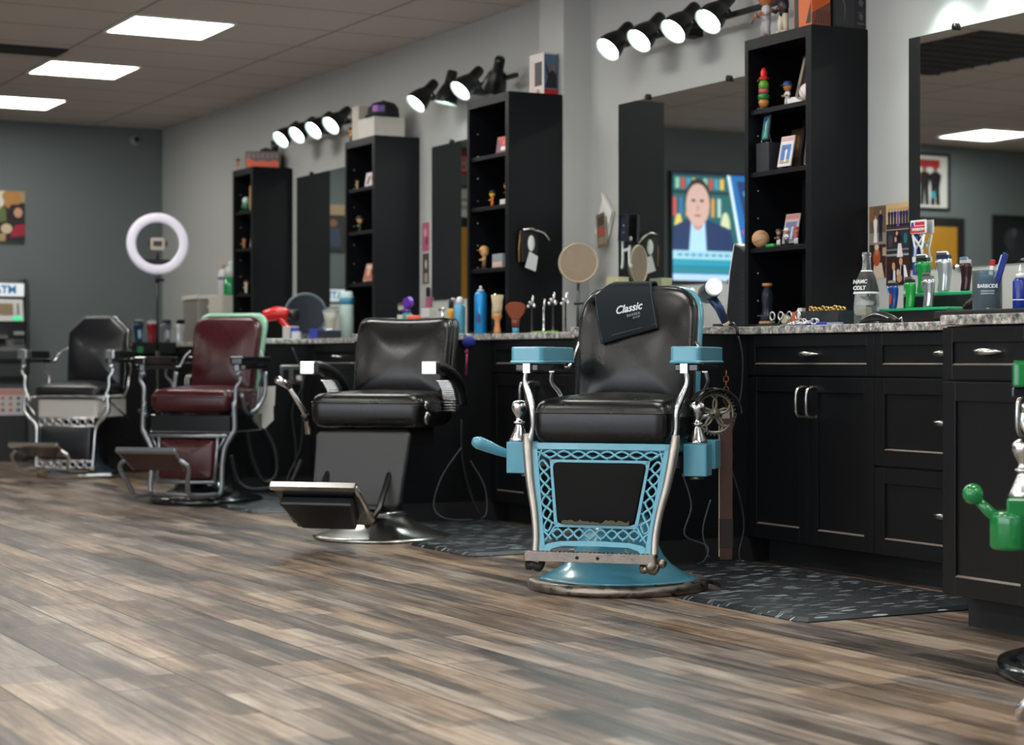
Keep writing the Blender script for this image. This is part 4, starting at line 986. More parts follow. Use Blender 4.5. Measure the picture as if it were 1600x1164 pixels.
for a0, a1 in (((.02,.0),(.02,.97)), ((.98,.02),(.98,.97)), ((.02,.10),(.98,.10))): b.tube([tp(a0[0]+(a1[0]-a0[0])*k/10, a0[1]+(a1[1]-a0[1])*k/10) for k in range(11)], .0013, None, 5)
b.build('stitched_hem', C('#3b4a58', .9), cl)
def TM(u, v): 
    p0 = Vector(tp(u, v, .020)); px_ = Vector(tp(u+.2, v, .020))-Vector(tp(u-.2, v, .020)); 
    return frameM(p0, (px_.x, px_.y, px_.z+.03*px_.length), Vector((0,0,1)))
text('embroidery', 'Classic', .038, C('#dfe4e6', .7), cl, TM(.56,.52), shear=.45, extrude=.0015, bold=.0007, sx=.92)
text('embroidery', 'BARBER', .013, C('#8a959c', .7), cl, TM(.64,.385), extrude=.0012, sx=1.1)
text('embroidery', 'SHOP', .010, C('#8a959c', .7), cl, TM(.68,.32), extrude=.0012, sx=1.1)
# razor strop hanging from the right arm
t = thing('razor_strop', 'brown leather razor strop hanging from the right arm of the blue chair', 'strop', tuple(MC @ Vector((.36,.085,.76))), R(-31))
b = MB(); b.box(-.022,.022,-.006,.002,-.62,-.17); b.add([(-.022,-.006,-.62),(.022,-.006,-.62),(.02,-.004,-.66),(-.02,-.004,-.66),(-.022,.002,-.62),(.022,.002,-.62),(.02,0,-.66),(-.02,0,-.66)], [(0,1,2,3),(7,6,5,4),(0,3,7,4),(1,5,6,2),(3,2,6,7)]); b.build('leather_band', M_BROWNL, t, .001)
b = MB(); b.box(-.0255,-.0222,-.007,.003,-.65,-.17); b.build('pale_edge', C('#b3a27e'), t)
b = MB(); b.box(-.0235,.0235,-.0085,.004,-.62,-.52); b.build('end_sleeve', C('#1c1411', .7), t, .001)
b = MB()
for k in range(8): b.tube([(.009*cos(a*pi/4) if k % 2 else 0, 0 if k % 2 else .009*cos(a*pi/4), -.025-k*.018+.012*sin(a*pi/4)) for a in range(8)], .0022, None, 5, closed=True)
b.build('chain', C('#8a5a3a', .35, metal=.9), t); b = MB(); b.cbox((0,0,-.165), (.03,.014,.03)); b.build('clasp', M_WORN, t, .003)
# hair dryer in the counter holder
t = thing('hair_dryer', 'silver hair dryer with bright white nozzle upright behind the blue chair backrest', 'hair dryer', (4.225, 6.20, CT))
hc = Vector((-.065, -.04, .145)); d = Vector((-.42,-.90,.12)).normalized(); Mh = frameM(hc, d.orthogonal(), d.cross(d.orthogonal()))
b = MB(); b.lathe([(.001,-.15),(.03,-.148),(.038,-.13),(.036,-.06),(.034,.0),(.031,.03)], None, 24, M=Mh); b.build('body', mat('graphite_paint', '#3a4450', .35, .6), t)
b = MB(); b.lathe([(.031,.03),(.034,.034),(.034,.05),(.026,.052),(.025,.047),(.0,.047)], None, 24, M=Mh, cap=False); b.build('nozzle', C('#eef2f2', .3), t)
b = MB(); b.lathe([(.024,.0535),(.0,.0535)], None, 24, M=Mh, cap=False); b.build('nozzle_painted_glow', mat('dryer_painted_glow', '#ffffff', .4, emit=2.2), t)  # glow put into the white front disc; the dryer has no lamp
b = MB(); b.tube([tuple(hc-d*.05+Vector((0,0,-.02))), (-.03,-.035,.07), (.005,-.03,.012)], [.020,.018,.015], None, 12); hn = b.build('handle', C('#2a3f66', .3, metal=.4), t)
b = MB(); b.tube([(.0,-.031,.018),(.012,-.032,-.002)], [.0165,.013], None, 12); b.tube([(.012,-.032,.006),(.012,-.07,.012),(.011,-.098,-.01),(.011,-.10,-.04)], .006, M_BPL, 8); b.build('cable_end', C('#b5a892'), hn)
b = MB(); b.lathe([(.032,.0005),(.032,.012),(.024,.012),(.024,.0005)], None, 20, c=(0,-.0,0)); b.build('holder_ring', M_BPL, t)
def cord(name, label, pts, r=.0035, m=None, grp='cords hanging under the counters'):
    b = MB(); b.tube(pts, r, None, 6, sm=6); return tag(b.build(name, m or M_BPL), label, 'cord', grp)
GC = C('#26292c', .5); WC = C('#55595d', .5)
cord('extension_cord', 'dark cord dropping from the silver hair dryer right of the blue chair', [(4.235,6.095,.875),(4.252,6.09,.789),(4.249,6.10,.642),(4.205,6.10,.495),(4.214,6.10,.409)], .004, GC)
cord('extension_cord', 'thin cord with white plug near the floor behind the leather strop', [(4.193,6.10,.397),(4.234,6.09,.273),(4.258,6.09,.149),(4.228,6.08,.047),(4.184,6.0,.02)], .0035, GC)
cord('extension_cord', 'pale looping cord on the cabinet side low behind the blue chair', [(3.983,6.10,.354),(4.023,6.10,.231),(3.986,6.09,.124),(4.081,6.08,.078),(4.052,6.05,.031),(3.989,6.0,.022)], .0028, WC)
cord('extension_cord', 'short thin cord low beside the strop end', [(4.11,6.10,.25),(4.075,6.10,.132),(4.105,6.10,.03)], .0028, WC)
cord('extension_cord', 'grey cord looping down left of the blue lever', [(4.127,8.26,.362),(4.024,8.26,.226),(3.977,8.25,.09),(4.024,8.22,.03),(4.161,8.2,.02)], .003, WC)
cord('extension_cord', 'grey cord curving right behind the blue lever', [(4.178,8.26,.299),(4.255,8.26,.173),(4.265,8.26,.049),(4.215,8.22,.022)], .003, WC)
cord('extension_cord', 'thin straight cord ending in a white plug behind the blue lever', [(4.134,8.27,.50),(4.134,8.26,.315),(4.178,8.26,.145),(4.223,8.25,.04)], .004, GC)
cord('extension_cord', 'black cord running down the cabinet side below the outlets', [(4.179,10.59,.86),(4.239,10.56,.66),(4.179,10.59,.494),(4.199,10.58,.267),(4.179,10.57,.03)], .006, GC)
cord('extension_cord', 'second dark cord dangling below the outlets to the floor', [(4.231,10.57,.645),(4.239,10.59,.304),(4.158,10.58,.117),(4.118,10.55,.02)], .006, GC)
cord('rubber_tube', 'thick grey hose loop hanging beside the burgundy chair', [(3.885,10.56,.42),(3.909,10.55,.238),(3.98,10.54,.08),(4.06,10.54,.12),(4.051,10.55,.272),(3.972,10.56,.42)], .012, GC)
cord('rubber_tube', 'grey hose curving along the floor under the burgundy chair', [(3.77,10.5,.24),(3.80,10.48,.10),(3.86,10.45,.045),(3.98,10.44,.045),(4.10,10.46,.05),(4.20,10.5,.20)], .012, GC)
t = thing('power_outlet', 'silver double power outlet on the black cabinet side with white plugs', 'outlet', (4.185, 10.619, .70)); b = MB(); b.box(-.07,.07,-.006,-.0005,-.055,.055); b.build('plate', M_STEEL, t, .002)
for x in (-.035, .03):
    b = MB(); b.cbox((x,-.008,0), (.036,.005,.07)); b.build('socket', M_BPL, t, .002)
b = MB(); b.cbox((.045,-.03,-.02), (.04,.04,.03)); b.build('plug', C('#d8d4cc'), t, .005)

# ------------------------------------------------------------------ cash machine, ring light
t = thing('cash_machine', 'grey cash machine with white lit header against the back wall, left edge', 'cash machine', (3.515, 15.20, 0))
prof = [(-.19,.0),(-.19,.62),(-.23,.66),(-.23,.86),(-.16,.95),(-.20,1.10),(-.15,1.26),(-.17,1.36),(-.14,1.41),(.17,1.41),(.17,.0)]
b = MB(); b.prism(prof, -.185, .185, lambda y, z, h: (h, y, z)); b.build('body', C('#34363a', .45), t, .006)
for s in (-1, 1):
    b = MB(); b.prism([(-.21,.70),(-.22,1.0),(-.21,1.25),(-.19,1.38),(-.14,1.425),(.18,1.425),(.18,.0),(-.17,.0),(-.17,.64)], 0, .028, lambda y, z, h, s=s: (s*(.187+h), y, z)); b.build('side_cheek', C('#24262a', .4), t, .008)
b = MB(); b.box(-.178,.178,-.182,-.15,1.285,1.385); hd = b.build('header_sign', mat('atm_header', '#dfe6ea', .4, emit=.35), t, .004)
text('header_text', 'ATM', .085, C('#1c83c6'), hd, frameM((.03,-.1835,1.335), (1,0,0), (0,0,1)), bold=.003)
b = MB(); b.prism([(-.205,1.09),(-.165,1.265),(-.15,1.265),(-.19,1.09)], -.17, .17, lambda y, z, h: (h, y, z)); pn = b.build('front_panel', C('#c9cbc9', .4), t, .004)
Mp = frameM((0,-.189,1.18), (1,0,0), (0,.22,1))
b = MB(); b.box(-.11,.09,-.04,.05,-.004,.002,M=Mp); b.build('display', mat('atm_display', '#7c6a50', .3, emit=.15), pn)
b = MB()
for k in range(4): b.box(.12,.135,-.03+k*.022,-.018+k*.022,0,.004,M=Mp)
b.build('side_buttons', M_BPL, pn)
b = MB(); b.prism(rpoly([(.085,-.085),(.155,-.085),(.155,-.055),(.085,-.055)], .012), 0, .008, XY, M=Mp); b.build('lit_card_reader', mat('reader_green', '#18b070', .4, emit=1.2), pn)
b = MB(); b.box(-.12,.04,-.228,-.17,.955,.98); b.build('keypad', M_STEEL, t); b = MB(); b.box(-.13,.13,-.232,-.229,.76,.80); b.build('cash_slot', M_BPL, t)
b = MB(); b.box(.09,.17,-.225,-.20,.985,1.01); b.build('receipt_slot', C('#9a9c9c'), t, .003)
ns = wallpic('notice_sheet', 'white notice sheet with coloured card logos taped low on the cash machine', 'notice', frameM((3.515+.07,15.20-.1915,.475), (1,0,0), (0,0,1)), .22, .23, '#c9c9cc',
    [('r',-.9,.35,.9,.75,'#c98f86'),('r',-.9,.82,.9,.98,'#343a46')]+[('e',x,y,.14,.11,c) for x, y, c in ((-.55,.15,'#c85a3c'),(0,.15,'#9a6a60'),(.55,.15,'#3a4a80'),(-.55,-.25,'#b08040'),(0,-.25,'#c07040'),(.55,-.25,'#5a6a3a'),(-.55,-.65,'#b03a3a'),(0,-.65,'#d8603a'),(.55,-.65,'#2c3c90'))], depth=.001)

t = thing('ring_light', 'white ring light on a slim black tripod in front of the dark back wall', 'ring light', (4.12, 13.0-.02, 0))
d = Vector((-.25,-.95,.0)).normalized(); Mr = frameM((0,0,1.60), (d.y*-1, d.x, 0), (0,0,1))
if Mr.to_3x3().col[2].dot(d) < 0: Mr = frameM((0,0,1.60), (d.y, -d.x, 0), (0,0,1))
b = MB(); vs = []; fs = []
N = 64; pr = [(.148,0),(.150,.012),(.158,.018),(.203,.018),(.213,.010),(.214,0),(.205,-.018),(.155,-.018)]
for k in range(N):
    a = 2*pi*k/N
    for r, h in pr: vs.append((r*cos(a), r*sin(a), h))
n = len(pr)
for k in range(N):
    for j in range(n): fs.append((k*n+j, k*n+(j+1) % n, ((k+1) % N)*n+(j+1) % n, ((k+1) % N)*n+j))
b.add(vs, fs, None, True, Mr); b.build('ring_tube', mat('ring_diffuser', '#cfcbd8', .5, emit=.25), t)  # the ring is switched off; a faint glow is put into its colour
b = MB(); b.prism([(-.11,-.11),(.11,-.11),(.07,-.148),(-.07,-.148)], -.012, .012, XY, M=Mr); b.cyl(tuple(Mr @ Vector((0,-.13,0))), tuple(Mr @ Vector((0,-.06,0))), .012); b.build('mount_bracket', M_BMAT, t)
b = MB(); b.prism(rpoly([(-.048,-.045),(.048,-.045),(.048,.04),(-.048,.04)], .012), -.01, .012, XY, M=Mr); pc = b.build('phone_clamp', C('#b3a79a', .4), t, .003)
b = MB(); b.prism(rpoly([(-.03,-.02),(.03,-.02),(.03,.018),(-.03,.018)], .006), .0125, .015, XY, M=Mr); b.build('clamp_plate', C('#2a2624'), pc)
for s in (-1, 1):
    b = MB(); b.cbox((s*.06,0,0), (.012,.04,.03), M=Mr); b.build('clamp_jaw', M_BPL, pc)
b = MB(); b.cyl((0,0,1.385),(0,0,1.33),.016); b.cbox((.02,0,1.345),(.05,.03,.02)); b.build('tilt_joint', M_BPL, t)
b = MB(); b.cyl((0,0,.22),(0,0,.85),.013); b.cyl((0,0,.8),(0,0,1.36),.009); b.build('pole', M_BPL, t)
for k in range(3):
    a = 2*pi*k/3+.4; b = MB(); b.cyl((0,0,.42),(.18*cos(a),.18*sin(a),.008),.008); b.ball((.18*cos(a),.18*sin(a),.009),.009,None,8); b.build('leg', M_BPL, t)

# ------------------------------------------------------------------ small things: builders
def bottle(name, label, loc, parts, cat='bottle', group=None, n=20, rz=0):
    """parts: list of (part name, profile, material)"""
    t = thing(name, label, cat, loc, rz, group)
    for pn, prof, m in parts:
        b = MB(); b.lathe(prof, None, n); b.build(pn, m, t)
    return t
def boxthing(name, label, cat, loc, dims, m, rz=0, group=None, extra=None):
    t = thing(name, label, cat, loc, rz, group)
    b = MB(); b.box(-dims[0]/2, dims[0]/2, -dims[1]/2, dims[1]/2, 0, dims[2]); b.build('box_body', m, t, .002)
    if extra: extra(t)
    return t
def card(name, label, loc, w, h, rz, lean, bg, shapes, case='#c9c9cc', border=.006, group='trading cards on the shelves', top=None):
    """plastic cased card leaning back on a small easel; faces local -x"""
    t = thing(name, label, 'trading card', loc, rz, group)
    M = frameM((0, 0, .012), (0,-1,0), (sin(lean), 0, cos(lean)))
    b = MB(); b.box(-w/2, w/2, 0, h, -.006, 0, M=M); b.build('case', C(case, .25), t, .001)
    Mc = M @ Matrix.Translation((0, h/2-(.012 if top else 0), .0004))
    b = MB(); pic(b, Mc, w-2*border, h-2*border-(.024 if top else 0), bg, shapes, .0002)
    if top: b.add([(-w/2+.004,h-.022,.0006),(w/2-.004,h-.022,.0006),(w/2-.004,h-.004,.0006),(-w/2+.004,h-.004,.0006)], [(0,1,2,3)], C(top), False, M)
    b.build('printed_card', None, t, fixn=False)
    b = MB(); b.tube([(0,-.02,.002),(.02+.2*h*.3,-.015,.001),(.012+sin(lean)*h*.5,0,h*.5)], .0018, None, 5); b.tube([(-.006,.018,.012),(0,.02,.002),(.03,.015,.0015)], .0018, None, 5); b.build('easel', C('#9a9a9a', .2), t)
    return t
def player(x=0, shirt='#d8d8d8', pants='#cfcfcf', a=.8): return pers(x, -.85, 1.55, shirt, SKD, pants, '#1d2c55', a)
def figure(name, label, loc, h, rz, shirt, pants, skin, cap=None, shoes='#1a1a1a', cat='toy figure', group='toy figures on the shelves', bat=False, big=1.0, base=None, arms=None):
    """generic collectible figure with an oversized head; faces local -x"""
    t = thing(name, label, cat, loc, rz, group); k = h/.2
    z0 = 0
    if base: b = MB(); b.lathe([(.035*k,0),(.035*k,.008*k)], None, 20); b.build('base', C(base), t); z0 = .008*k
    b = MB()
    for s in (-1, 1): b.tube([(0,s*.014*k,z0+.075*k),(-.004*k,s*.018*k,z0+.04*k),(0,s*.020*k,z0+.006*k)], [.013*k,.012*k,.010*k], None, 8)
    b.build('legs', C(pants), t)
    b = MB()
    for s in (-1, 1): b.ball((-.008*k,s*.021*k,z0+.007*k), .011*k, None, 8, (1.5,.9,.65))
    b.build('shoes', C(shoes), t)
    b = MB(); b.lathe([(.016*k,.068*k),(.022*k,.075*k),(.022*k,.10*k),(.026*k,.118*k),(.014*k,.130*k),(.008*k,.135*k)], None, 14, c=(0,0,z0), sx=.75, sy=1)
    arms = arms or ((-.028,.030,.10,-.030,.026,.085), (-.028,-.030,.10,-.030,-.026,.085))
    for s in (-1, 1): b.tube([(0,s*.022*k,z0+.118*k),(-.006*k,s*.036*k,z0+.098*k),(-.02*k,s*.034*k,z0+.086*k)], [.009*k,.008*k,.007*k], None, 8)
    b.build('shirt', C(shirt), t)
    b = MB()
    for s in (-1, 1): b.tube([(-.018*k,s*.034*k,z0+.088*k),(-.032*k,s*.026*k,z0+.090*k)], .0065*k, None, 8); b.ball((-.034*k,s*.026*k,z0+.091*k), .0085*k, None, 8)
    b.build('hands', C(skin), t)
    r = .034*k*big; hz = z0+.13*k+r*.9
    b = MB(); b.ball((0,0,hz), r, None, 16, (.92,.9,1.08)); b.ball((-r*.95,0,hz-.1*r), r*.16, None, 8)
    for s in (-1, 1): b.ball((0,s*r*.9,hz), r*.2, None, 8, (.6,.5,1))
    hd = b.build('head', C(skin), t)
    b = MB()
    for s in (-1, 1): b.ball((-r*.86,s*r*.34,hz+.12*r), r*.09, None, 6)
    b.tube([(-r*.86,-r*.22,hz-.42*r),(-r*.92,0,hz-.47*r),(-r*.86,r*.22,hz-.42*r)], r*.045, None, 5)
    b.build('face_marks', C('#2a1c18'), hd)
    b = MB()
    if cap:
        b.lathe([(r*1.0,.15*r),(r*1.0,.45*r),(r*.8,.85*r),(r*.4,1.12*r),(.0005,1.18*r)], None, 16, c=(0,0,hz), cap=False); b.prism([(-r*.6,-r*.6),(-r*1.5,-r*.45),(-r*1.6,0),(-r*1.5,r*.45),(-r*.6,r*.6)], hz+.16*r, hz+.24*r, XY); b.build('cap', C(cap), hd)
    else: b.lathe([(r*.97,.2*r),(r*1.0,.5*r),(r*.8,.9*r),(r*.4,1.13*r),(.0005,1.18*r)], None, 16, c=(.05*r,0,hz), cap=False); b.build('hair', C('#2a1a12', .7), hd)
    if bat: b = MB(); b.tube([(-.034*k,.03*k,z0+.09*k),(-.045*k,.045*k,z0+.07*k),(-.03*k,.10*k,z0+.075*k)], [.003*k,.004*k,.007*k], None, 8); b.build('bat', C('#8a6438'), t)
    return t
def clipper(label, loc, rz, col, cap='#15161a', h=.17, m=None, hang=False, face=None, metal=0, grp='hair clippers'):
    """standing hair clipper, blade up, slight curve; front faces local -x"""
    t = thing('hair_clipper', label, 'hair clipper', loc, rz, grp); k = h/.17
    b = MB()
    pr = [(0,.016,.013),(.01,.020,.015),(.05,.019,.016),(.085,.022,.018),(.12,.026,.020),(.138,.025,.018)]
    vs = []; n = 16
    for z, ry, rx in pr:
        for i in range(n):
            a = 2*pi*i/n; vs.append((rx*1.25*k*cos(a)+.010*k*sin(z*20), ry*1.5*k*sin(a), z*k))
    fs = [(j*n+i, j*n+(i+1) % n, (j+1)*n+(i+1) % n, (j+1)*n+i) for j in range(len(pr)-1) for i in range(n)]+[tuple(range(n))[::-1], tuple(range((len(pr)-1)*n, len(pr)*n))]
    b.add(vs, fs, None, True); body = b.build('body', C(col, .18, metal=metal) if m is None else m, t)
    b = MB(); b.prism(rpoly([(-.034*k,.138*k),(.034*k,.138*k),(.032*k,.156*k),(-.032*k,.156*k)], .003), -.012*k, .010*k, lambda u, v, h: (h+.005*k, u, v)); bl = b.build('blade_mount', C(cap, .3), t, .001)
    b = MB(); b.box(-.010*k,.0,-.030*k,.030*k,.155*k,.165*k)
    for i in range(14): b.box(-.010*k,-.007*k,(-.029+.0042*i)*k,(-.0275+.0042*i)*k,.164*k,.170*k)
    b.build('blade', M_CHROME, bl)
    b = MB(); b.tube([(.0,.034*k,.135*k),(.0,.044*k,.125*k),(.0,.042*k,.095*k)], .0028*k, None, 6); b.build('taper_lever', M_CHROME if cap != '#c8c8c8' else M_STEEL, t)
    if face:
        b = MB(); b.prism(rpoly([(-.010*k,.03*k),(.010*k,.03*k),(.012*k,.09*k),(-.012*k,.09*k)], .006*k), 0, .003*k, lambda u, v, h: (-.0155*k-h+(.010*k*sin(v/k*20)-.008*k), u, v)); b.build('face_plate', C(face, .3), body)
    return t

# ------------------------------------------------------------------ on top of the tallest shelf
figure('bobblehead', 'bobblehead ballplayer in pale grey uniform with bat, left on the tallest shelf', (4.69, 6.545, 2.1205), .215, -.3, '#b9b4ba', '#a9a6a6', '#b5714a', '#6a1f1c', '#6a5a50', 'bobblehead', 'bobbleheads on the tallest shelf', bat=True, big=1.25)
figure('bobblehead', 'bobblehead ballplayer in black shirt and cream trousers beside the orange box', (4.69, 6.425, 2.1205), .215, -.1, '#17181e', '#cfc3ad', '#5a2a22', '#4a1a1a', '#cfc3ad', 'bobblehead', 'bobbleheads on the tallest shelf', big=1.25)
def fx(t):
    b = MB(); b.add([(-.0465,-.055,.01),(-.0465,-.02,.01),(-.0465,-.055,.10)], [(0,1,2)], C('#1a1512')); b.add([(-.0465,.025,.0),(-.0465,.055,.0),(-.0465,.055,.2),(-.0465,.03,.2)], [(0,1,2,3)], C('#171310'))
    b.add([(-.03,-.0608,.06),(.045,-.0608,.11),(.045,-.0608,.22),(-.046,-.0608,.22),(-.046,-.0608,.06)], [(0,1,2,3,4)], C('#c2531a')); b.add([(-.046,-.0606,0),(.046,-.0606,0),(.046,-.0606,.10),(-.046,-.0606,.05)], [(0,1,2,3)], C('#6b3a2e'))
    for k in range(6): b.add([(-.03+k*.012,-.061,.01),(-.026+k*.012,-.061,.01),(-.016+k*.012,-.061,.06),(-.020+k*.012,-.061,.06)], [(0,1,2,3)], C('#2a1a16'))
    b.build('box_print', None, t, fixn=False)
boxthing('toy_box', 'tall orange and black packaging box on the tallest shelf', 'box', (4.705, 6.255, 2.1205), (.092, .12, .23), C('#d0621c', .4), 0, 'boxes on the tallest shelf', fx)
def fx(t):
    b = MB(); b.box(-.075,.02,-.046,-.0455,.01,.2,C('#2a2a2e',.3)); b.tube([(-.03,-.047,.03),(-.025,-.047,.08),(-.035,-.047,.12),(-.02,-.047,.18)], .004, C('#3c3c40'), 6)
    for z in (.045,.10): b.add([(.045,-.0462,z),(.06,-.0462,z-.01),(.068,-.0462,z+.01),(.055,-.0462,z+.022),(.044,-.0462,z+.014)], [(0,1,2,3,4)], C('#55565c'))
    b.box(.036,.075,-.0462,-.0455,.018,.027,C('#44454a')); b.box(.036,.065,-.0462,-.0455,.066,.07,C('#44454a')); b.build('box_print', None, t, fixn=False)
boxthing('toy_box', 'dark charcoal packaging box with faint emblems at the shelf corner', 'box', (4.845, 6.235, 2.1205), (.16, .09, .23), C('#1c1c20', .45), 0, 'boxes on the tallest shelf', fx)

# ------------------------------------------------------------------ inside the tallest shelf
t = thing('toy_stack', 'stacked toy of red and green rounded pieces on the top shelf board', 'toy', (4.69, 6.565, 1.8255))
for pn, prof, c in (('feet_piece', [(.016,0),(.020,.008),(.012,.012)], '#22303a'), ('tan_piece', [(.016,.012),(.022,.03),(.020,.044)], '#c07a3a'), ('green_piece', [(.024,.042),(.025,.060),(.018,.068)], '#1c7a3c'), ('pink_piece', [(.020,.068),(.022,.078),(.020,.088)], '#c0505a'), ('lime_piece', [(.023,.088),(.021,.11),(.013,.124),(.008,.128)], '#5c9a2c'), ('red_piece', [(.024,.126),(.020,.134),(.013,.140),(.014,.158),(.008,.172),(.001,.176)], '#c8281c')):
    b = MB(); b.lathe(prof, None, 18); b.build(pn, C(c, .35), t)
figure('toy_figure', 'small toy ballplayer with navy cap on the top shelf board', (4.72, 6.44, 1.8255), .10, 0, '#c9c9cc', '#c9c9cc', '#b0703c', '#26406e', big=1.2)
t = wallpic('photo_frame', 'pewter photo frame leaning in the top compartment of the tallest shelf', 'photo frame', frameM((4.755, 6.32, 1.9255), (0,-1,-.12), (.18,-.12,1)), .11, .15, '#1c1614', pers(-.45,-.9,1.5,'#7a2a24',SK,'#e0d8d0')+pers(.1,-.95,1.6,'#2a2024',SK,'#1a1a1c')+pers(.6,-.9,1.4,'#8a3a34',SK,'#c9c0b8'), C('#6f6a5f', .35, metal=.6), .018)
t = thing('baseball', 'white baseball in the top compartment of the tallest shelf', 'baseball', (4.69, 6.262, 1.827), 0, 'baseballs on the tallest shelf'); b = MB(); b.ball((0,0,.036), .036, None, 20); b.build('ball_cover', C('#e4dcd6', .6), t)
b = MB(); b.tube([(-.0355*cos(a)*cos(.5*sin(2*a)), .0355*sin(.5*sin(2*a))*.9, .036+.0355*sin(a)) for a in [k*pi/12 for k in range(24)]], .0012, None, 5, closed=True); b.build('red_seam', C('#a8262c'), t)
t = thing('toy_shoes', 'pair of tiny white toy trainers on the top shelf board', 'toy shoes', (4.70, 6.36, 1.8255))
for s in (0, .045):
    b = MB(); b.prism(rpoly([(-.02,0),(.05,0),(.05,.008),(.03,.016),(.012,.028),(-.02,.030)], .004), -.011, .011, lambda u, v, h, s=s: (h+s*.4, -u+s, v)); b.build('shoe', C('#dedad8', .5), t, .002)
card('trading_card', 'teal cased baseball card on a dark box, second compartment left', (4.685, 6.555, 1.6855), .075, .105, -.25, .12, '#2f7f86', [('p',[(-.9,-.9),(.9,-.9),(.7,-.4),(-.8,-.3)],'#2fa078'),('p',[(-.9,.2),(-.2,.9),(-.9,.9)],'#2f6fb0')]+player(.1)+[('p',[(.1,.3),(.9,.7),(.9,.8),(.05,.42)],'#d9d9dc')], '#39444c')
boxthing('storage_box', 'small dark grey storage box under the teal card', 'box', (4.70, 6.54, 1.5655), (.07, .09, .119), C('#1e2025', .5))
card('trading_card', 'brown cased card behind the graded card, second compartment middle', (4.77, 6.46, 1.5655), .085, .165, 0, .1, '#3c2a18', [('e',-.3,.4,.25,.3,'#5a4424'),('e',.3,.3,.3,.4,'#6b4f28'),('r',-.8,-.8,.8,-.5,'#2a1c10')], '#1a1a1c')
card('trading_card', 'white graded baseball card with red label on the second shelf board', (4.685, 6.42, 1.5655), .085, .128, .05, .2, '#3f74b8', [('p',[(-.9,-.9),(.9,-.9),(.9,-.6),(-.9,-.65)],'#b89a3c')]+player(.1,'#e0e0e0','#e4e4e4')+[('p',[(-.5,.55),(-.1,.35),(-.1,.45),(-.4,.7)],'#3a2a1c')], '#d8d3d3', .012, top='#c99a9a')
card('trading_card', 'cased player card at the right end of the second shelf board', (4.70, 6.27, 1.5655), .075, .11, .0, .12, '#3a2a28', pers(0,-.9,1.6,'#b05048',SK,'#d8b890'), '#30343a')
t = thing('baseball', 'worn tan baseball on the third board of the tallest shelf', 'baseball', (4.672, 6.562, 1.2505), 0, 'baseballs on the tallest shelf'); b = MB(); b.ball((0,0,.037), .037, None, 24); b.build('ball_cover', C('#b88f68', .6, var=.15, vscale=20), t)
b = MB(); b.tube([(-.036*cos(a), .036*sin(a)*.98, .028-.006*cos(a*2)) for a in [-1.5+k*3/14 for k in range(15)]], .0013, None, 5); b.tube([(-.034*cos(a)*.8, .034*sin(a)*.9, .058) for a in [-1.5+k*3/14 for k in range(15)]], .001, None, 5); b.build('seam', C('#6a3a24'), t)
t = thing('toy_car', 'flat green plastic toy piece beside the tan baseball', 'toy', (4.675, 6.49, 1.2505)); b = MB(); b.prism(rpoly([(-.028,-.012),(.028,-.012),(.028,.012),(-.028,.012)], .004), 0, .012, lambda u, v, h: (v, -u, h)); b.build('piece', C('#18a03c', .35), t, .003)
card('trading_card', 'white graded card with red label on the third board of the tallest shelf', (4.71, 6.42, 1.2505), .09, .125, .05, .2, '#5a6a90', player(.3,'#b8b8cc','#d0d0d8')+[('p',[(-.9,-.8),(-.4,-.8),(-.3,.4),(-.8,.6)],'#2f8ab0')], '#b9a8a8', .010, top='#b06a6a')
card('trading_card', 'red player card at the right end of the third board', (4.72, 6.28, 1.2505), .085, .105, 0, .12, '#6a2420', pers(0,-.9,1.6,'#d8c8b8',SK,'#d8d8d8'), '#3a2a2a')
for i, (yy, c1, c2, lab) in enumerate(((6.43,'#20242c','#d8d8d8','tiny figurine in black and white at the left of the third board trio'), (6.375,'#d8d8dc','#20242c','tiny figurine in white shirt, middle of the third board trio'), (6.31,'#b02a24','#d8d8d8','tiny figurine in red shirt, right of the third board trio'))):
    figure('toy_figure', lab, (4.668, yy, 1.2505), .072, 0, c1, c2, '#b98a6a', c1, group='tiny figurines on the third board', big=1.0)
bottle('small_cup', 'small white printed cup at the back of the third board', (4.80, 6.30, 1.2505), [('cup_body', [(.018,0),(.022,.12),(.020,.12)], C('#d8d8d4')), ('cup_band', [(.0225,.07),(.0228,.09)], C('#2a2a2c'))], 'cup')
t = thing('toy_shoe_trinket', 'small cream trinket shoe hanging low in the tallest shelf', 'trinket', (4.70, 6.42, .9335)); b = MB(); b.prism(rpoly([(-.03,0),(.02,.0),(.03,.02),(.012,.04),(-.03,.02)], .006), -.01, .01, lambda u, v, h: (h, u, v)); b.build('shoe', C('#b5ab90', .5), t, .002); b = MB(); b.box(-.02,.02,-.1,-.06,0,.045,C('#b85a2c')); b.box(-.02,.02,-.13,-.1,0,.06,C('#d8d8d8')); b.build('pouch', None, t, .002)
bottle('glass_bottle', 'dark glass bottle with cork top in the lowest compartment of the tallest shelf', (4.70, 6.555, .9325), [('glass_body', [(.030,0),(.030,.03),(.022,.05),(.020,.075),(.024,.10),(.022,.135),(.014,.15),(.014,.158)], mat('smoky_glass', '#3a3f50', .08, trans=.6)), ('cork', [(.020,.158),(.022,.165),(.020,.17)], C('#b07a4a')), ('foot', [(.034,.0),(.034,.010),(.026,.014)], C('#b58a64'))], 'bottle')
for k in range(6): pass

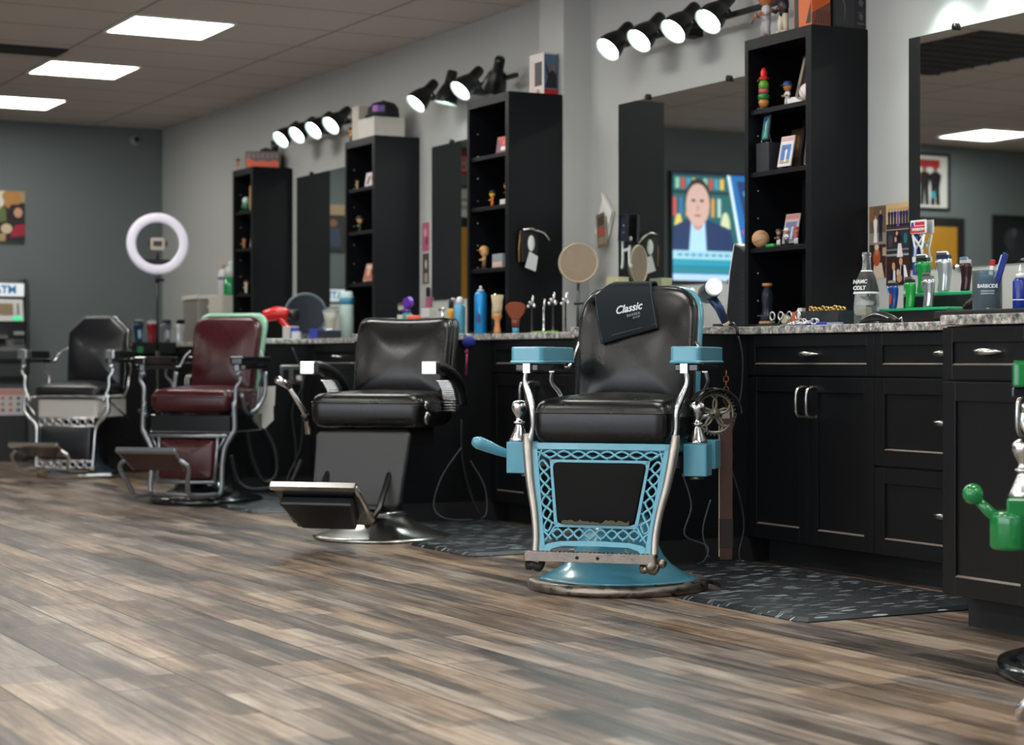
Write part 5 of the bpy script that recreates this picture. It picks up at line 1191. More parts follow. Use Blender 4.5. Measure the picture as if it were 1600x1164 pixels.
# ------------------------------------------------------------------ counter below the tallest shelf and right mirror
t = thing('hook_rack', 'row of silver ring-handled scissors lying in front of the tallest shelf', 'scissors', (4.42, 6.06, CT)); 
for k in range(4):
    b = MB(); y = -.055*k+.07; b.tube([(.0,y+.016*cos(a*pi/6),.042+.016*sin(a*pi/6)) for a in range(12)], .003, None, 6, closed=True); b.tube([(0,y+.005,.026),(.02,y+.05,.004)], .003, None, 6); b.build('scissor_ring', M_CHROME, t)
b = MB(); b.tube([(.0,.17,.046),(0,.08,.044)], .002, None, 6); b.box(-.02,.04,-.12,.15,.0005,.010); b.build('scissor_tray', C('#1c3a30', .3), t)
for k, (yy, lab) in enumerate(((5.93,'left of the pair'),(5.87,'right of the pair'))):
    t = thing('scissors', 'silver scissors resting on the counter edge by the shelf, '+lab, 'scissors', (4.36, yy, CT), .2+.3*k, 'loose silver scissors'); b = MB(); b.tube([(0,.05,.004),(0,-.05,.012)], .003, None, 6); b.tube([(.01,.05,.006),(-.004,-.05,.018)], .003, None, 6); b.build('blades', M_CHROME, t)
    b = MB()
    for q in (-1, 1): b.tube([(q*.008,-.06+.013*cos(a*pi/5),.016+.011*sin(a*pi/5)) for a in range(10)], .0025, None, 6, closed=True)
    b.build('finger_rings', M_CHROME, t)
t = thing('acrylic_tray', 'clear dark acrylic box with gold hair clips beside the shelf side', 'box', (4.50, 5.875, CT)); b = MB()
for a in ((-.05,.05,-.12,.12,.0005,.004),(-.05,-.047,-.12,.12,.004,.058),(.047,.05,-.12,.12,.004,.058),(-.047,.047,-.12,-.117,.004,.058),(-.047,.047,.117,.12,.004,.058)): b.box(*a)
b.build('tray_walls', mat('smoky_acrylic', '#59646a', .08, trans=.7), t)
random.seed(5)
for k in range(9):
    b = MB(); y = -.10+.025*k; b.tube([(-.01,y+.010*cos(a*pi/4),.062+.008*sin(a*pi/4)+.003*(k % 3)) for a in range(8)], .004, None, 6, closed=True); b.build('gold_clip', C('#c9a85a', .25, metal=.9), t)
t = thing('comb', 'row of blue combs lying flat on the counter in front of the acrylic box', 'comb', (4.40, 5.86, CT)); b = MB(); b.box(-.012,.012,-.11,.11,.0005,.012); b.build('comb_spine', C('#2436b0', .3), t, .002); b = MB(); b.box(-.014,.0,-.20,-.12,.0005,.010); b.build('comb_end', C('#8a9ab0', .3), t)
t = bottle('glass_bottle', 'tall clear glass bottle with black and white label and toy trainers inside', (4.44, 5.575, CT), [('glass_body', [(.040,.001),(.046,.01),(.047,.07),(.042,.13),(.030,.17),(.017,.20),(.014,.245),(.016,.262),(.015,.264)], mat('thin_glass', '#cfd8da', .03, trans=.92)), ('neck_ring', [(.017,.248),(.017,.262)], M_GLASS)], 'bottle')
b = MB(); b.lathe([(.046,.118),(.041,.14),(.034,.168),(.026,.188),(.022,.194)], None, 20, cap=False); lb = b.build('label', C('#16191c', .5), t, fixn=False)
for pr in ([(.0475,.112),(.0468,.119)], [(.023,.192),(.0205,.198)]): b = MB(); b.lathe(pr, None, 20, cap=False); b.build('label_trim', C('#d8dcdc'), lb)
for k, (tx, z) in enumerate((('NAMC', .155), ('COLT', .132))): text('label_text', tx, .020, C('#d8dcdc'), lb, frameM((-.0395+.004*k*-1-.001, -.014, z), (.33,-.94,0), (.22,0,1)), bold=.0006)
b = MB(); b.prism(rpoly([(-.03,0),(.02,.0),(.03,.012),(0,.02),(-.02,.034)], .004), -.010, .010, lambda u, v, h: (h, -u, .07+v)); b.build('white_toy_shoe', C('#e4e2de'), t, .002)
b = MB(); b.prism(rpoly([(-.028,0),(.02,.0),(.028,.012),(0,.02),(-.02,.03)], .004), -.012, .012, lambda u, v, h: (h-.01, u, .035+v)); b.build('cream_toy_shoe', C('#b8ae8e'), t, .002)
t = thing('razor_case', 'glossy black curved hair trimmer lying on the counter edge', 'hair trimmer', (4.36, 5.40, CT)); b = MB(); b.tube([(0,.105,.008),(0,.06,.020),(0,.0,.026),(0,-.06,.018),(0,-.095,.010)], [.008,.020,.025,.018,.008], None, 14, sm=4, flat=.75, up=(0,0,1)); b.build('shell', M_BPL, t)
b = MB(); b.tube([(-.022,.085,.014),(-.026,.0,.034),(-.02,-.07,.018)], .0022, None, 6, sm=4); b.build('chrome_line', M_CHROME, t); b = MB(); b.tube([(0,-.095,.010),(.0,-.12,.02),(.005,-.115,.004)], .003, None, 6); b.build('hook', M_CHROME, t)
# two-tier clipper stand
t = thing('clipper_stand', 'two-tier black clipper stand with bright green edges by the right mirror', 'clipper stand', (4.60, 5.44, CT)); L0, L1 = -.22, .22
b = MB(); b.box(-.09,.02,L0,L1,.0005,.048); b.build('lower_tier', M_BPL, t, .002); b = MB(); b.box(.022,.13,L0,.15,.0005,.105); b.build('upper_tier', M_BPL, t, .002)
b = MB(); b.box(-.093,.022,L0-.002,L1+.002,.0482,.058); b.build('green_edge', C('#0f9a62', .35), t, .002); b = MB(); b.box(.0225,.133,L0-.002,.152,.1052,.116); b.build('green_edge', C('#0f9a62', .35), t, .002)
zt, zu = CT+.0585, CT+.1165
clipper('large glossy green hair clipper on the upper tier of the stand', (4.675, 5.545, zu), .1, '#12803a', '#14171a', .145)
clipper('small green hair clipper standing on the lower tier', (4.555, 5.475, zt), .0, '#1b8f3c', '#2a2420', .115)
clipper('large silver hair clipper with navy head on the upper tier', (4.675, 5.43, zu), .1, '#b8bcbe', '#1b2a44', .150, metal=.7)
clipper('silver hair clipper standing on the lower tier in front of the navy headed one', (4.555, 5.375, zt), .0, '#b4b6b8', '#6a6c70', .125, metal=.8)
clipper('dark maroon and chrome hair clipper at the right end of the stand', (4.68, 5.32, zu), -.1, '#3a2226', '#b8b8b8', .125, metal=.5)
clipper('slim blue multicoloured hair trimmer at the left end of the stand', (4.56, 5.575, zt), .0, '#1c3f8f', '#14171a', .105, face='#b8402c')
# jar of combs and blue bottle
t = thing('serving_tray', 'long black tray on the granite counter under the blue jar', 'tray', (4.30, 4.62, CT)); b = MB(); b.box(-.14,.14,-.26,.26,.0005,.030); b.build('tray_body', M_BMAT, t, .004)
t = bottle('disinfectant_jar', 'glass jar of blue disinfectant with combs on the black tray', (4.30, 4.78, CT+.0305), [('glass_wall', [(.046,.0),(.048,.004),(.048,.118),(.050,.124),(.048,.13),(.044,.13),(.044,.006),(.001,.006)], mat('jar_glass', '#d5e4e8', .03, trans=.9)), ('liquid', [(.0435,.007),(.0435,.103)], mat('blue_liquid', '#0a5f86', .08, trans=.25))], 'jar')
text('jar_text', 'BARBICIDE', .0165, C('#dfe8ee'), t, frameM((-.0325,-.0375,.078), (.74,-.67,0), (0,0,1)), bold=.0004, sx=.8)
for z in (.062,.054): text('jar_text', 'DISINFECTANT', .007, C('#dfe8ee'), t, frameM((-.0325,-.0375,z), (.74,-.67,0), (0,0,1)), sx=.9)
t = thing('comb', 'dark blue comb leaning out of the blue disinfectant jar', 'comb', (4.30, 4.77, CT+.038)); b = MB(); b.box(-.0035,.0035,-.010,.012,0,.19,M=Matrix.Rotation(.42,4,'X')); b.build('comb_body', C('#20337e', .3), t, .001); b = MB(); b.box(-.0038,.0038,.012,.017,.01,.18,M=Matrix.Rotation(.42,4,'X')); b.build('pale_edge', C('#c0cce0', .3), t)
t = thing('comb', 'white comb with red grip leaning in the blue disinfectant jar', 'comb', (4.31, 4.79, CT+.038)); b = MB(); b.box(-.003,.003,-.008,.008,0,.14,M=Matrix.Rotation(.16,4,'X')); b.build('comb_body', C('#dcdcdc', .3), t, .001); b = MB(); b.box(-.0034,.0034,-.009,.009,.1405,.160,M=Matrix.Rotation(.16,4,'X')); b.build('red_grip', C('#b02a2a', .3), t)
bottle('applicator_bottle', 'dark blue bottle with pointed white nozzle at the right edge', (4.33, 4.66, CT+.0305), [('bottle_body', [(.022,0),(.024,.004),(.024,.09),(.018,.10),(.012,.102)], C('#122c86', .25)), ('collar', [(.015,.1025),(.015,.115),(.008,.118)], C('#e4e4e4')), ('nozzle', [(.007,.1185),(.005,.13),(.002,.145),(.001,.146)], C('#e4e4e4')), ('label_band', [(.0243,.03),(.0243,.034)], C('#c9d4ea'))])
t = bottle('applicator_bottle', 'white bottle mostly cut off by the right edge behind the blue one', (4.38, 4.60, CT+.0305), [('bottle_body', [(.024,0),(.024,.10),(.016,.112)], C('#dfe0e0', .3)), ('cap', [(.012,.113),(.010,.14),(.001,.142)], C('#dfe0e0'))])
t = thing('hand_piece', 'small black curved clipper lying left of the blue jar', 'hair clipper', (4.33, 4.885, CT+.0305)); b = MB(); b.tube([(0,.035,.012),(0,.01,.022),(0,-.02,.042)], [.012,.018,.012], None, 12, sm=3); b.build('shell', M_BPL, t); b = MB(); b.tube([(0,-.02,.042),(0,-.026,.05)], [.010,.008], None, 8); b.build('cutting_head', M_STEEL, t)

# ------------------------------------------------------------------ pilaster shelf and what is on or by it
def fx(t):
    b = MB(); b.box(-.0405,-.0398,-.055,.02,.05,.17,C('#2a1a18')); b.box(-.0412,-.0406,.025,.06,.03,.18,C('#d0b8b0')); b.ball((-.043,-.02,.02), .012, C('#c9a8a0'), 8)
    b.box(-.038,.038,-.0762,-.0755,.03,.205,C('#4d6480')); b.add([(-.036,-.0768,.035),(.036,-.0768,.035),(.034,-.0768,.10),(.01,-.0768,.13),(-.01,-.0768,.11),(-.03,-.0768,.16),(-.034,-.0768,.155),(-.018,-.0768,.09)], [(0,1,2,3,4,5,6,7)], C('#16181f'))
    b.ball((.012,-.0765,.135), .012, C(SKD), 8, (1,.05,1.2)); b.box(-.0385,.0385,-.0766,-.0755,.0,.03,C('#b01e28')); b.build('box_print', None, t, fixn=False)
t = boxthing('toy_box', 'white and blue window box with red band on top of the pilaster shelf', 'box', (4.725, 8.52, 2.1205), (.08, .15, .215), C('#cfc6c2', .4), 0, None, fx)
figure('toy_figure', 'small tan toy on the upper board of the pilaster shelf', (4.52, 8.50, 1.8255), .085, 0, '#c9a060', '#c9a060', '#d8b070', None, big=1.5)
card('trading_card', 'red and purple card leaning on the upper board of the pilaster shelf', (4.54, 8.62, 1.8255), .12, .085, .1, .15, '#b83022', [('p',[(-1,-1),(-.2,-1),(-.6,.6),(-1,.8)],'#54406a'),('e',.2,.3,.3,.4,'#d86038'),('r',-.3,-.8,.6,-.3,'#d8d8dc')], '#8a2a24')
figure('toy_figure', 'small tan big-headed toy on a white block, second board of the pilaster shelf', (4.53, 8.545, 1.5955), .075, 0, '#b07a4a', '#b07a4a', '#c08a58', None, big=1.5)
boxthing('display_block', 'small white block under the tan toy on the second board', 'block', (4.53, 8.545, 1.5655), (.05, .07, .029), C('#c9c4c0'))
figure('toy_figure', 'small yellow and orange toy on the second board of the pilaster shelf', (4.51, 8.67, 1.5655), .075, 0, '#c8641e', '#c8641e', '#d8a81c', None, big=1.3)
figure('toy_figure', 'blond big-headed toy on the third board of the pilaster shelf', (4.50, 8.74, 1.2505), .105, 0, '#b88a50', '#6a4a30', '#d8a878', '#c09050', big=1.4)
t = thing('acrylic_case', 'small clear case with white card on the third board of the pilaster shelf', 'box', (4.52, 8.58, 1.2505)); b = MB(); b.box(-.03,.03,-.055,.055,0,.07); b.build('case', C('#8e949a', .2), t, .002); b = MB(); b.box(-.0312,-.0303,-.05,.05,.004,.03); b.build('insert', C('#c9a89a'), t)
# holster on the side panel
t = thing('tool_holster', 'black leather tool holster with metal shear and white tag on the shelf side', 'holster', (4.575, 8.409, 1.33))
b = MB(); b.prism(rpoly([(-.05,-.06),(.035,-.05),(.045,.05),(.03,.09),(-.055,.095)], .012), 0, .028, lambda u, v, h: (u, -.001-h, v)); b.build('pouch', M_BMAT, t, .003)
b = MB(); b.tube([(-.058,-.014,-.06),(-.060,-.016,.02),(-.05,-.018,.095)], .0035, None, 6); b.build('tan_edge', C('#a9783c'), t)
b = MB(); b.tube([(-.045,-.03,.10),(0,-.034,.108),(.04,-.036,.09)], [.012,.014,.010], None, 10, flat=.6); b.tube([(.02,-.04,.10),(.06,-.05,.085),(.088,-.055,.05)], [.010,.020,.016], None, 12, flat=.35, sm=3); b.build('metal_shear', M_STEEL, t)
b = MB(); b.ball((.0,-.034,.035), .02, None, 12, (1,.3,2)); b.build('white_brush', C('#d8dcd8'), t)
b = MB(); b.prism([(-.035,-.085),(.025,-.105),(.038,-.03),(-.01,-.005)], .032, .034, lambda u, v, h: (u, -h, v)); b.build('paper_tag', C('#cfd4d4', .7), t)
# round shaving mirror
t = thing('round_mirror', 'round hand mirror with cream rim leaning at the wall beside the pilaster', 'mirror', (4.66, 8.12, CT))
dm = Vector((-.50,-.84,.16)).normalized(); Mm = frameM((.09,.09,.352), Vector((-dm.y, dm.x, 0)), (0,0,1))
if Mm.to_3x3().col[2].dot(dm) < 0: Mm = frameM((.09,.09,.352), Vector((dm.y, -dm.x, 0)), (0,0,1))
b = MB(); b.lathe([(.0,-.014),(.088,-.014),(.099,-.004),(.100,.006),(.094,.010),(.090,.006)], None, 44, M=Mm, cap=False); b.build('rim', C('#b5a98c', .3, metal=.5), t)
b = MB(); b.lathe([(.0905,.0055),(.0,.0055)], None, 44, M=Mm, cap=False); b.build('glass', mat('painted_reflection_glass', '#8f7d68', .35, .35, var=.12, vscale=30), t, fixn=False)  # reflection of the beige ceiling painted into the glass colour
b = MB(); b.tube([tuple(Mm @ Vector((0,-.095,-.006))), (.075,.07,.16), (.07,.06,.01)], [.008,.007,.009], None, 8); b.lathe([(.05,.0005),(.048,.012),(.012,.016)], None, 24, c=(.07,.06,0)); b.build('stand', C('#55585a', .3, metal=.7), t)
# brushes, bottles and wing tools on the counter
bottle('spray_can', 'tall bright blue spray can on the counter below the pilaster shelf', (4.40, 8.585, CT), [('can_body', [(.030,0),(.032,.004),(.032,.195),(.026,.212),(.017,.218)], mat('bright_blue', '#1584c4', .22, metal=.3)), ('cap_collar', [(.017,.2185),(.016,.226),(.008,.228)], C('#cfd8d8')), ('spray_nozzle', [(.008,.2285),(.007,.244),(.001,.246)], C('#d8c8c8'))], n=24)
t = [o for o in bpy.data.objects if o.name.startswith('spray_can')][0]; b = MB(); b.prism([(-.012,.06),(.004,.055),(.012,.07),(.010,.095),(.0,.105),(-.006,.125),(-.004,.10),(-.016,.085)], 0, .0016, lambda u, v, h: (-.0232+u*.7-h*.7, -.0232-u*.7-h*.7, v)); b.build('dark_emblem', C('#1a2f7a'), t)
bottle('oil_bottle', 'slim black and gold bottle behind the neck brush', (4.44, 8.50, CT), [('bottle_body', [(.020,0),(.020,.14),(.012,.155)], M_BPL), ('gold_label', [(.0203,.08),(.0203,.13)], C('#9a9064', .4)), ('silver_cap', [(.012,.1555),(.013,.19),(.006,.205),(.001,.208)], M_CHROME)])
t = bottle('neck_brush', 'cream bristled neck duster brush with pale wood handle', (4.40, 8.405, CT), [('handle', [(.018,.0),(.017,.02),(.012,.045),(.013,.07),(.022,.082),(.023,.095),(.020,.102)], C('#c98a52', .4)), ('bristles', [(.020,.1022),(.023,.12),(.027,.16),(.031,.192),(.030,.194)], mat('cream_bristle', '#c9b898', .9, bump=.8, bscale=120))], 'brush', n=24)
t = bottle('fan_brush', 'red-brown fan shaped duster brush with blue foot', (4.43, 8.27, CT), [('foot', [(.016,0),(.016,.030)], C('#2a9ab8')), ('grip', [(.017,.0302),(.019,.05),(.020,.07)], C('#6b2e1c'))], 'brush', n=20)
b = MB(); dq = Vector((-.48,-.88,0)); rq = Vector((.88,-.48,0))
b.prism([(-.018,.0702),(.018,.0702),(.040,.10),(.050,.125),(.047,.14),(.03,.153),(0,.158),(-.03,.153),(-.047,.14),(-.050,.125),(-.040,.10)], -.012, .012, lambda u, v, h: (rq.x*u+dq.x*h, rq.y*u+dq.y*h, v)); b.build('bristles', mat('rust_bristle', '#7d3d26', .9, bump=.8, bscale=120), t, .004)
t = thing('stand_strip', 'thin lime green strip lying on the counter below the wing tools', 'strip', (4.36, 7.85, CT)); b = MB(); b.box(-.01,.01,-.11,.11,.0005,.008); b.build('strip', C('#5f9a22', .4), t, .001)
for k, (y, x, h) in enumerate(((8.16, 4.46, .175), (8.06, 4.47, .155), (7.95, 4.46, .185), (7.83, 4.46, .18))):
    lab = ('first', 'second', 'third', 'fourth')[k]
    t = thing('machine_stand', '%s from the left of the four chrome wing-topped posts on the counter' % lab, 'tool', (x, y, CT), 0, 'chrome wing-topped posts')
    b = MB(); b.lathe([(.014,.0005),(.014,.006),(.0055,.010),(.005,.06),(.007,.065),(.0045,.07),(.0045,h*.75),(.007,h*.78),(.004,h*.8)], None, 12); b.build('post', M_BPL if k != 1 else M_CHROME, t)
    b = MB(); b.cyl((0,0,h*.78),(0,-.012,h), .0055); b.ball((0,-.012,h), .008, None, 8, (.6,1,1.4))
    if k != 1:
        for s in (-1, 1): b.ball((0,s*.022,h*.82+.006*s), .011, None, 8, (.5,1.2,.9)); b.ball((-.004,s*.030,h*.82-.010), .008, None, 8)
    b.build('chrome_head', M_CHROME, t)
t = thing('wall_bracket', 'black angled bracket holder beside the fourth post', 'bracket', (4.50, 7.72, CT)); b = MB(); b.box(-.008,.008,-.008,.008,.0005,.13); b.box(-.008,.008,-.04,.09,.1302,.142); b.build('bracket', M_BPL, t, .002); b = MB(); b.tube([(0,-.03,.128),(0,-.036,.09),(0,-.01,.05),(0,-.025,.02)], [.008,.009,.007,.010], None, 8, sm=3); b.build('purple_tool', C('#6a6488', .3), t)
bottle('cosmetic_bottle', 'amber bottle with white knob cap left of the blue chair backrest', (4.16, 6.47-.02+.0, CT), [('bottle_body', [(.018,0),(.019,.09),(.014,.10)], C('#4a2a20', .25)), ('collar', [(.014,.1002),(.014,.13)], C('#7a5a6c')), ('knob_cap', [(.018,.1302),(.022,.142),(.018,.156),(.001,.16)], C('#d8d2d4', .4))])
bottle('cosmetic_bottle', 'light blue bottle with white cap peeking over the blue chair backrest', (4.24, 6.42, CT), [('bottle_body', [(.016,0),(.016,.10)], C('#2aa0c0', .3)), ('knob_cap', [(.012,.1002),(.016,.13),(.012,.155),(.001,.16)], C('#dfe4e4', .4))])
bottle('small_jar', 'tiny red and white pot on the counter left of the blue chair backrest', (3.93, 6.46, CT), [('pot', [(.010,0),(.012,.012),(.007,.02)], C('#d8c8cc')), ('lid', [(.008,.0202),(.010,.028),(.001,.034)], C('#b0384a'))], 'jar')
# things under the television mirror
def fx(t):
    b = MB(); b.box(-.0306,-.0302,-.05,-.005,.01,.05,C('#c9a88c')); b.box(-.0306,-.0302,.0,.045,.008,.055,C('#d8d2bc')); b.build('box_print', None, t)
boxthing('soap_box', 'cream and green printed box on the counter left of the towel', 'box', (4.80, 7.92, CT+.001), (.06, .11, .27), C('#b8b890', .5), 0, None, fx)
for k, (y, lab) in enumerate(((7.46, 'left of the pair behind the blue chair'), (7.30, 'right of the pair behind the blue chair'))):
    t = thing('model_trainer', 'white and green toy trainer shoe, '+lab, 'toy shoe', (4.62, y, CT+.118), 0, 'toy trainers on the riser')
    b = MB(); b.prism(rpoly([(-.055,.008),(.05,.008),(.055,.03),(.03,.05),(.0,.035),(-.05,.028)], .01), -.018, .018, lambda u, v, h: (h, -u, v)); b.build('upper', C('#c9ccc4', .5), t, .004); b = MB(); b.box(-.02,.02,-.055,.055,0,.0078); b.build('sole', C('#1c7a4a', .5), t, .002)
boxthing('riser_box', 'low dark green riser box on the counter behind the blue chair', 'box', (4.62, 7.38, CT), (.09, .34, .117), C('#20302a', .5))
# ------------------------------------------------------------------ next station: counter behind the black padded chair
clipper('black and silver hair clipper on end, left over the black padded backrest', (4.56, 9.87, CT), 0, '#16181c', '#b8b4a8', .20)
t = thing('clipper_charger', 'pale clipper charging block behind the black padded backrest', 'charger', (4.52, 10.02, CT)); b = MB(); b.box(-.03,.03,-.08,.08,.0005,.11); b.build('block', C('#b8b8a8', .4), t, .004)
boxthing('folded_cards', 'cream folded card standing beside the black clipper', 'card', (4.50, 9.72, CT), (.03, .085, .125), C('#c9c4b4', .6), .2)
t = bottle('spray_bottle', 'teal spray bottle with purple trigger head', (4.46, 9.58, CT), [('bottle_body', [(.034,0),(.036,.01),(.036,.09),(.028,.12),(.014,.135)], mat('teal_plastic', '#2c8a84', .3)), ('collar', [(.016,.1352),(.016,.152)], C('#5a2a9a'))])
b = MB(); b.prism(rpoly([(-.055,.175),(.02,.152),(.045,.175),(.04,.21),(-.02,.222),(-.05,.20)], .008), -.012, .012, lambda u, v, h: (h, u, v)); b.tube([(0,.03,.16),(0,.055,.135),(0,.06,.11)], .006, None, 8); b.build('trigger_head', C('#5a2a9a', .35), t, .003)
bottle('tub', 'orange tub on the counter right of the purple sprayer', (4.44, 9.46, CT), [('tub_body', [(.038,0),(.040,.10),(.038,.115)], C('#d84a24', .35)), ('tub_label', [(.0405,.03),(.0405,.06)], C('#d8d0c8'))], 'tub')
boxthing('product_box', 'white and grey printed box behind the black padded backrest, right side', 'box', (4.46, 9.32, CT), (.04, .09, .15), C('#c4c4c0', .4), .1, 'white product boxes')
boxthing('product_box', 'small magenta box in front of the yellow bottle', 'box', (4.40, 9.235, CT), (.03, .06, .10), C('#a03a7a', .4), .1)
bottle('oil_bottle', 'yellow bottle with black cap left of the blue spray can', (4.55, 9.23, CT), [('bottle_body', [(.018,.0),(.020,.12),(.012,.15)], C('#c98e1c', .3)), ('cap', [(.012,.1502),(.012,.20),(.001,.202)], C('#201c1a'))])
bottle('oil_bottle', 'dark blue capped slim bottle beside the yellow bottle', (4.60, 9.32, CT), [('bottle_body', [(.016,.0),(.016,.15)], C('#1c2a5a', .3)), ('cap', [(.013,.1502),(.013,.20),(.001,.202)], C('#24386e'))])
bottle('spray_can', 'light blue and white aerosol can right of the yellow bottle', (4.52, 9.06, CT), [('can_body', [(.030,0),(.030,.15),(.022,.165)], C('#5aa8cc', .3)), ('white_cap', [(.020,.1652),(.020,.19),(.012,.205),(.001,.207)], C('#dfe4e4'))])
t = thing('safety_razor', 'silver hand tool standing by the aerosol can', 'tool', (4.40, 9.02, CT)); b = MB(); b.tube([(0,.03,.135),(0,-.02,.14)], .010, None, 8); b.tube([(0,0,.135),(0,-.01,.0005+.006)], .007, None, 8); b.build('chrome_handle', M_CHROME, t)
bottle('small_jar', 'small white lidded pot on the counter edge left of the blue spray can', (4.36, 8.86, CT), [('pot', [(.016,0),(.016,.022)], C('#a8aca4')), ('lid', [(.017,.0222),(.017,.032),(.001,.033)], C('#d0d4cc'))], 'jar')
t = thing('cleaning_brush', 'dark blue round brush hanging at the counter edge on a pink handle', 'brush', (4.17, 8.262, .87)); b = MB(); b.ball((0,0,0), .034, None, 14, (1,.9,.85)); b.build('bristles', mat('navy_bristle', '#16207a', .8, bump=.8, bscale=90), t); b = MB(); b.cyl((-.01,.0,-.03),(-.015,.0,-.16),.005); b.ball((-.012,0,-.045),.010,None,8); b.build('pink_handle', C('#9a3a60', .4), t)
t = thing('pink_tag', 'pink and black tag hanging at the left edge of the narrow mirror', 'tag', (4.915, 10.27, 1.16)); b = MB(); b.box(-.004,.0,-.03,.03,-.06,.0); b.build('pink_card', C('#b85a7a'), t); b = MB(); b.cbox((-.003,0,.03),(.01,.03,.055)); b.build('dark_clip', M_BPL, t)
photo2 = lambda label, y, z, w, h, bg, sh: wallpic('photograph', label, 'photograph', RW(y, z, WX-.0005), w, h, bg, sh, group='snapshots left of the narrow mirror', depth=.001)
photo2('pink toned snapshot, upper of the two left of the narrow mirror', 10.33, 1.52, .10, .17, '#b0607a', [('e',-.2,.3,.4,.3,'#e0a8b8'),('e',.3,-.3,.3,.3,'#5a3050')])
photo2('dark snapshot with pale figures, lower of the two left of the narrow mirror', 10.33, 1.33, .09, .18, '#4a4240', [('e',0,.3,.4,.3,'#c8b8a8'),('r',-.5,-.9,.5,-.3,'#a89888')])
# farther station: red dryer, black ring mirror etc.
t = thing('hair_dryer', 'bright red hair dryer leaning beside the round black mirror', 'hair dryer', (4.40, 11.35, CT)); 
b = MB(); M = frameM((.02,.02,.165), (.85,-.5,0), Vector((0,0,1))); b.tube([(-.07,.10,.15),(.0,.05,.17),(.06,.0,.165)], [.036,.045,.030], None, 14, sm=3); b.build('body', C('#c8181c', .25), t); b = MB(); b.tube([(.06,.0,.165),(.10,-.03,.16)], [.030,.034], None, 14); b.build('nozzle', M_BPL, t)
b = MB(); b.tube([(.01,.04,.14),(.05,-.03,.07),(.075,-.08,.022)], [.022,.020,.016], None, 12, sm=3); b.build('handle', C('#c8181c', .25), t)
t = thing('vanity_mirror', 'round black framed tilting mirror on the counter beside the red dryer', 'mirror', (4.60, 11.42, CT)); dm2 = Vector((-.40,-.91,.1)).normalized(); Mm = frameM((0,0,.165), Vector((dm2.y, -dm2.x, 0))*-1, (0,0,1))
if Mm.to_3x3().col[2].dot(dm2) < 0: Mm = frameM((0,0,.165), Vector((dm2.y, -dm2.x, 0)), (0,0,1))
b = MB(); b.lathe([(.0,-.012),(.125,-.012),(.140,-.004),(.140,.008),(.128,.012),(.124,.004)], None, 44, M=Mm, cap=False); b.build('rim', C('#68747c', .25), t); b = MB(); b.lathe([(.1245,.0035),(.0,.0035)], None, 44, M=Mm, cap=False); b.build('glass', mat('dark_glass', '#15181c', .12, spec=.6), t, fixn=False)  # black rim coloured lighter to show the light along its edge
b = MB(); b.lathe([(.06,.0005),(.055,.014),(.01,.022),(.008,.03)], None, 24); b.build('foot', M_BPL, t)
for k, (x, y, dx, dy, dz, c, rz_, lab) in enumerate(((4.42,11.20,.05,.10,.085,'#c9c8c6',.3,'white carton at the left of the small boxes below the round black mirror'),(4.40,11.09,.05,.09,.075,'#2c389a',-.3,'blue carton in the middle of the small boxes'),(4.38,11.01,.03,.05,.05,'#d0d4d4',.6,'small white carton in front of the blue boxes'),(4.48,10.92-.0,.05,.10,.065,'#3440a8',.2,'right blue carton of the small boxes'))):
    boxthing('product_box', lab, 'box', (x, y+.02, CT), (dx, dy, dz), C(c, .4), rz_, 'small cartons below the round black mirror')
t = bottle('vase', 'tall frosted glass vase with pale filling left of the black padded chair', (4.485, 10.74, CT), [('glass_body', [(.026,0),(.028,.004),(.030,.05),(.034,.11),(.046,.165),(.044,.165)], C('#a8a598', .25)), ('rim', [(.046,.1652),(.050,.170),(.046,.175)], C('#8fa8a8', .2))], 'vase')
t = bottle('towel_roll', 'white and blue wrapped roll standing behind the frosted vase', (4.587, 10.73, CT), [('roll_body', [(.045,0),(.045,.26),(.035,.29)], C('#b8ccc8', .5)), ('blue_band', [(.0455,.21),(.0455,.25)], C('#2a7a9c'))], 'roll')
boxthing('accessory_tray', 'low dark blue tray with silver bits right of the frosted vase', 'tray', (4.42, 10.78-.21+.03, CT), (.10, .13, .05), C('#141c2a', .4), 0, None, lambda t: [MB().ball((.0,-.04+.025*k,.053), .012, None, 8, (1,1,.6)).build('silver_bit', M_CHROME, t) for k in range(4)])
# shelf with the cap
def fx(t): b = MB(); b.box(-.0905,-.0902,-.09,.04,.02,.10,C('#a49a90')); b.build('box_print', None, t)
boxthing('shoe_box', 'wide white shoe box under the black cap on a shelf', 'box', (4.74, 10.56, 2.1205), (.20, .24, .115), C('#c9c4bc', .5), 0, 'white boxes under the cap', fx)
boxthing('shoe_box', 'upright cream box standing behind the black cap', 'box', (4.70, 10.745, 2.1205), (.10, .10, .205), C('#bdb6aa', .5), 0, 'white boxes under the cap')
t = thing('snapback_hat', 'black baseball cap with purple logo on the white shoe box', 'cap', (4.75, 10.55, 2.2395), -.9)
b = MB(); b.lathe([(.092,0),(.094,.02),(.088,.06),(.066,.088),(.03,.10),(.001,.103)], None, 28, sx=1.05, sy=.95); b.build('crown', M_BMAT, t)
b = MB(); b.pad(rpoly([(-.075,-.05),(.075,-.05),(.07,-.13),(.0,-.16),(-.07,-.13)], .04, 5), lambda u, v, h: (u, v, .006+h-u*u*1.6), .006, .002, 0, 0); b.build('visor', M_BMAT, t)
b = MB(); b.lathe([(.093,.02),(.0935,.03)], M_BMAT, 28, sx=1.05, sy=.95)
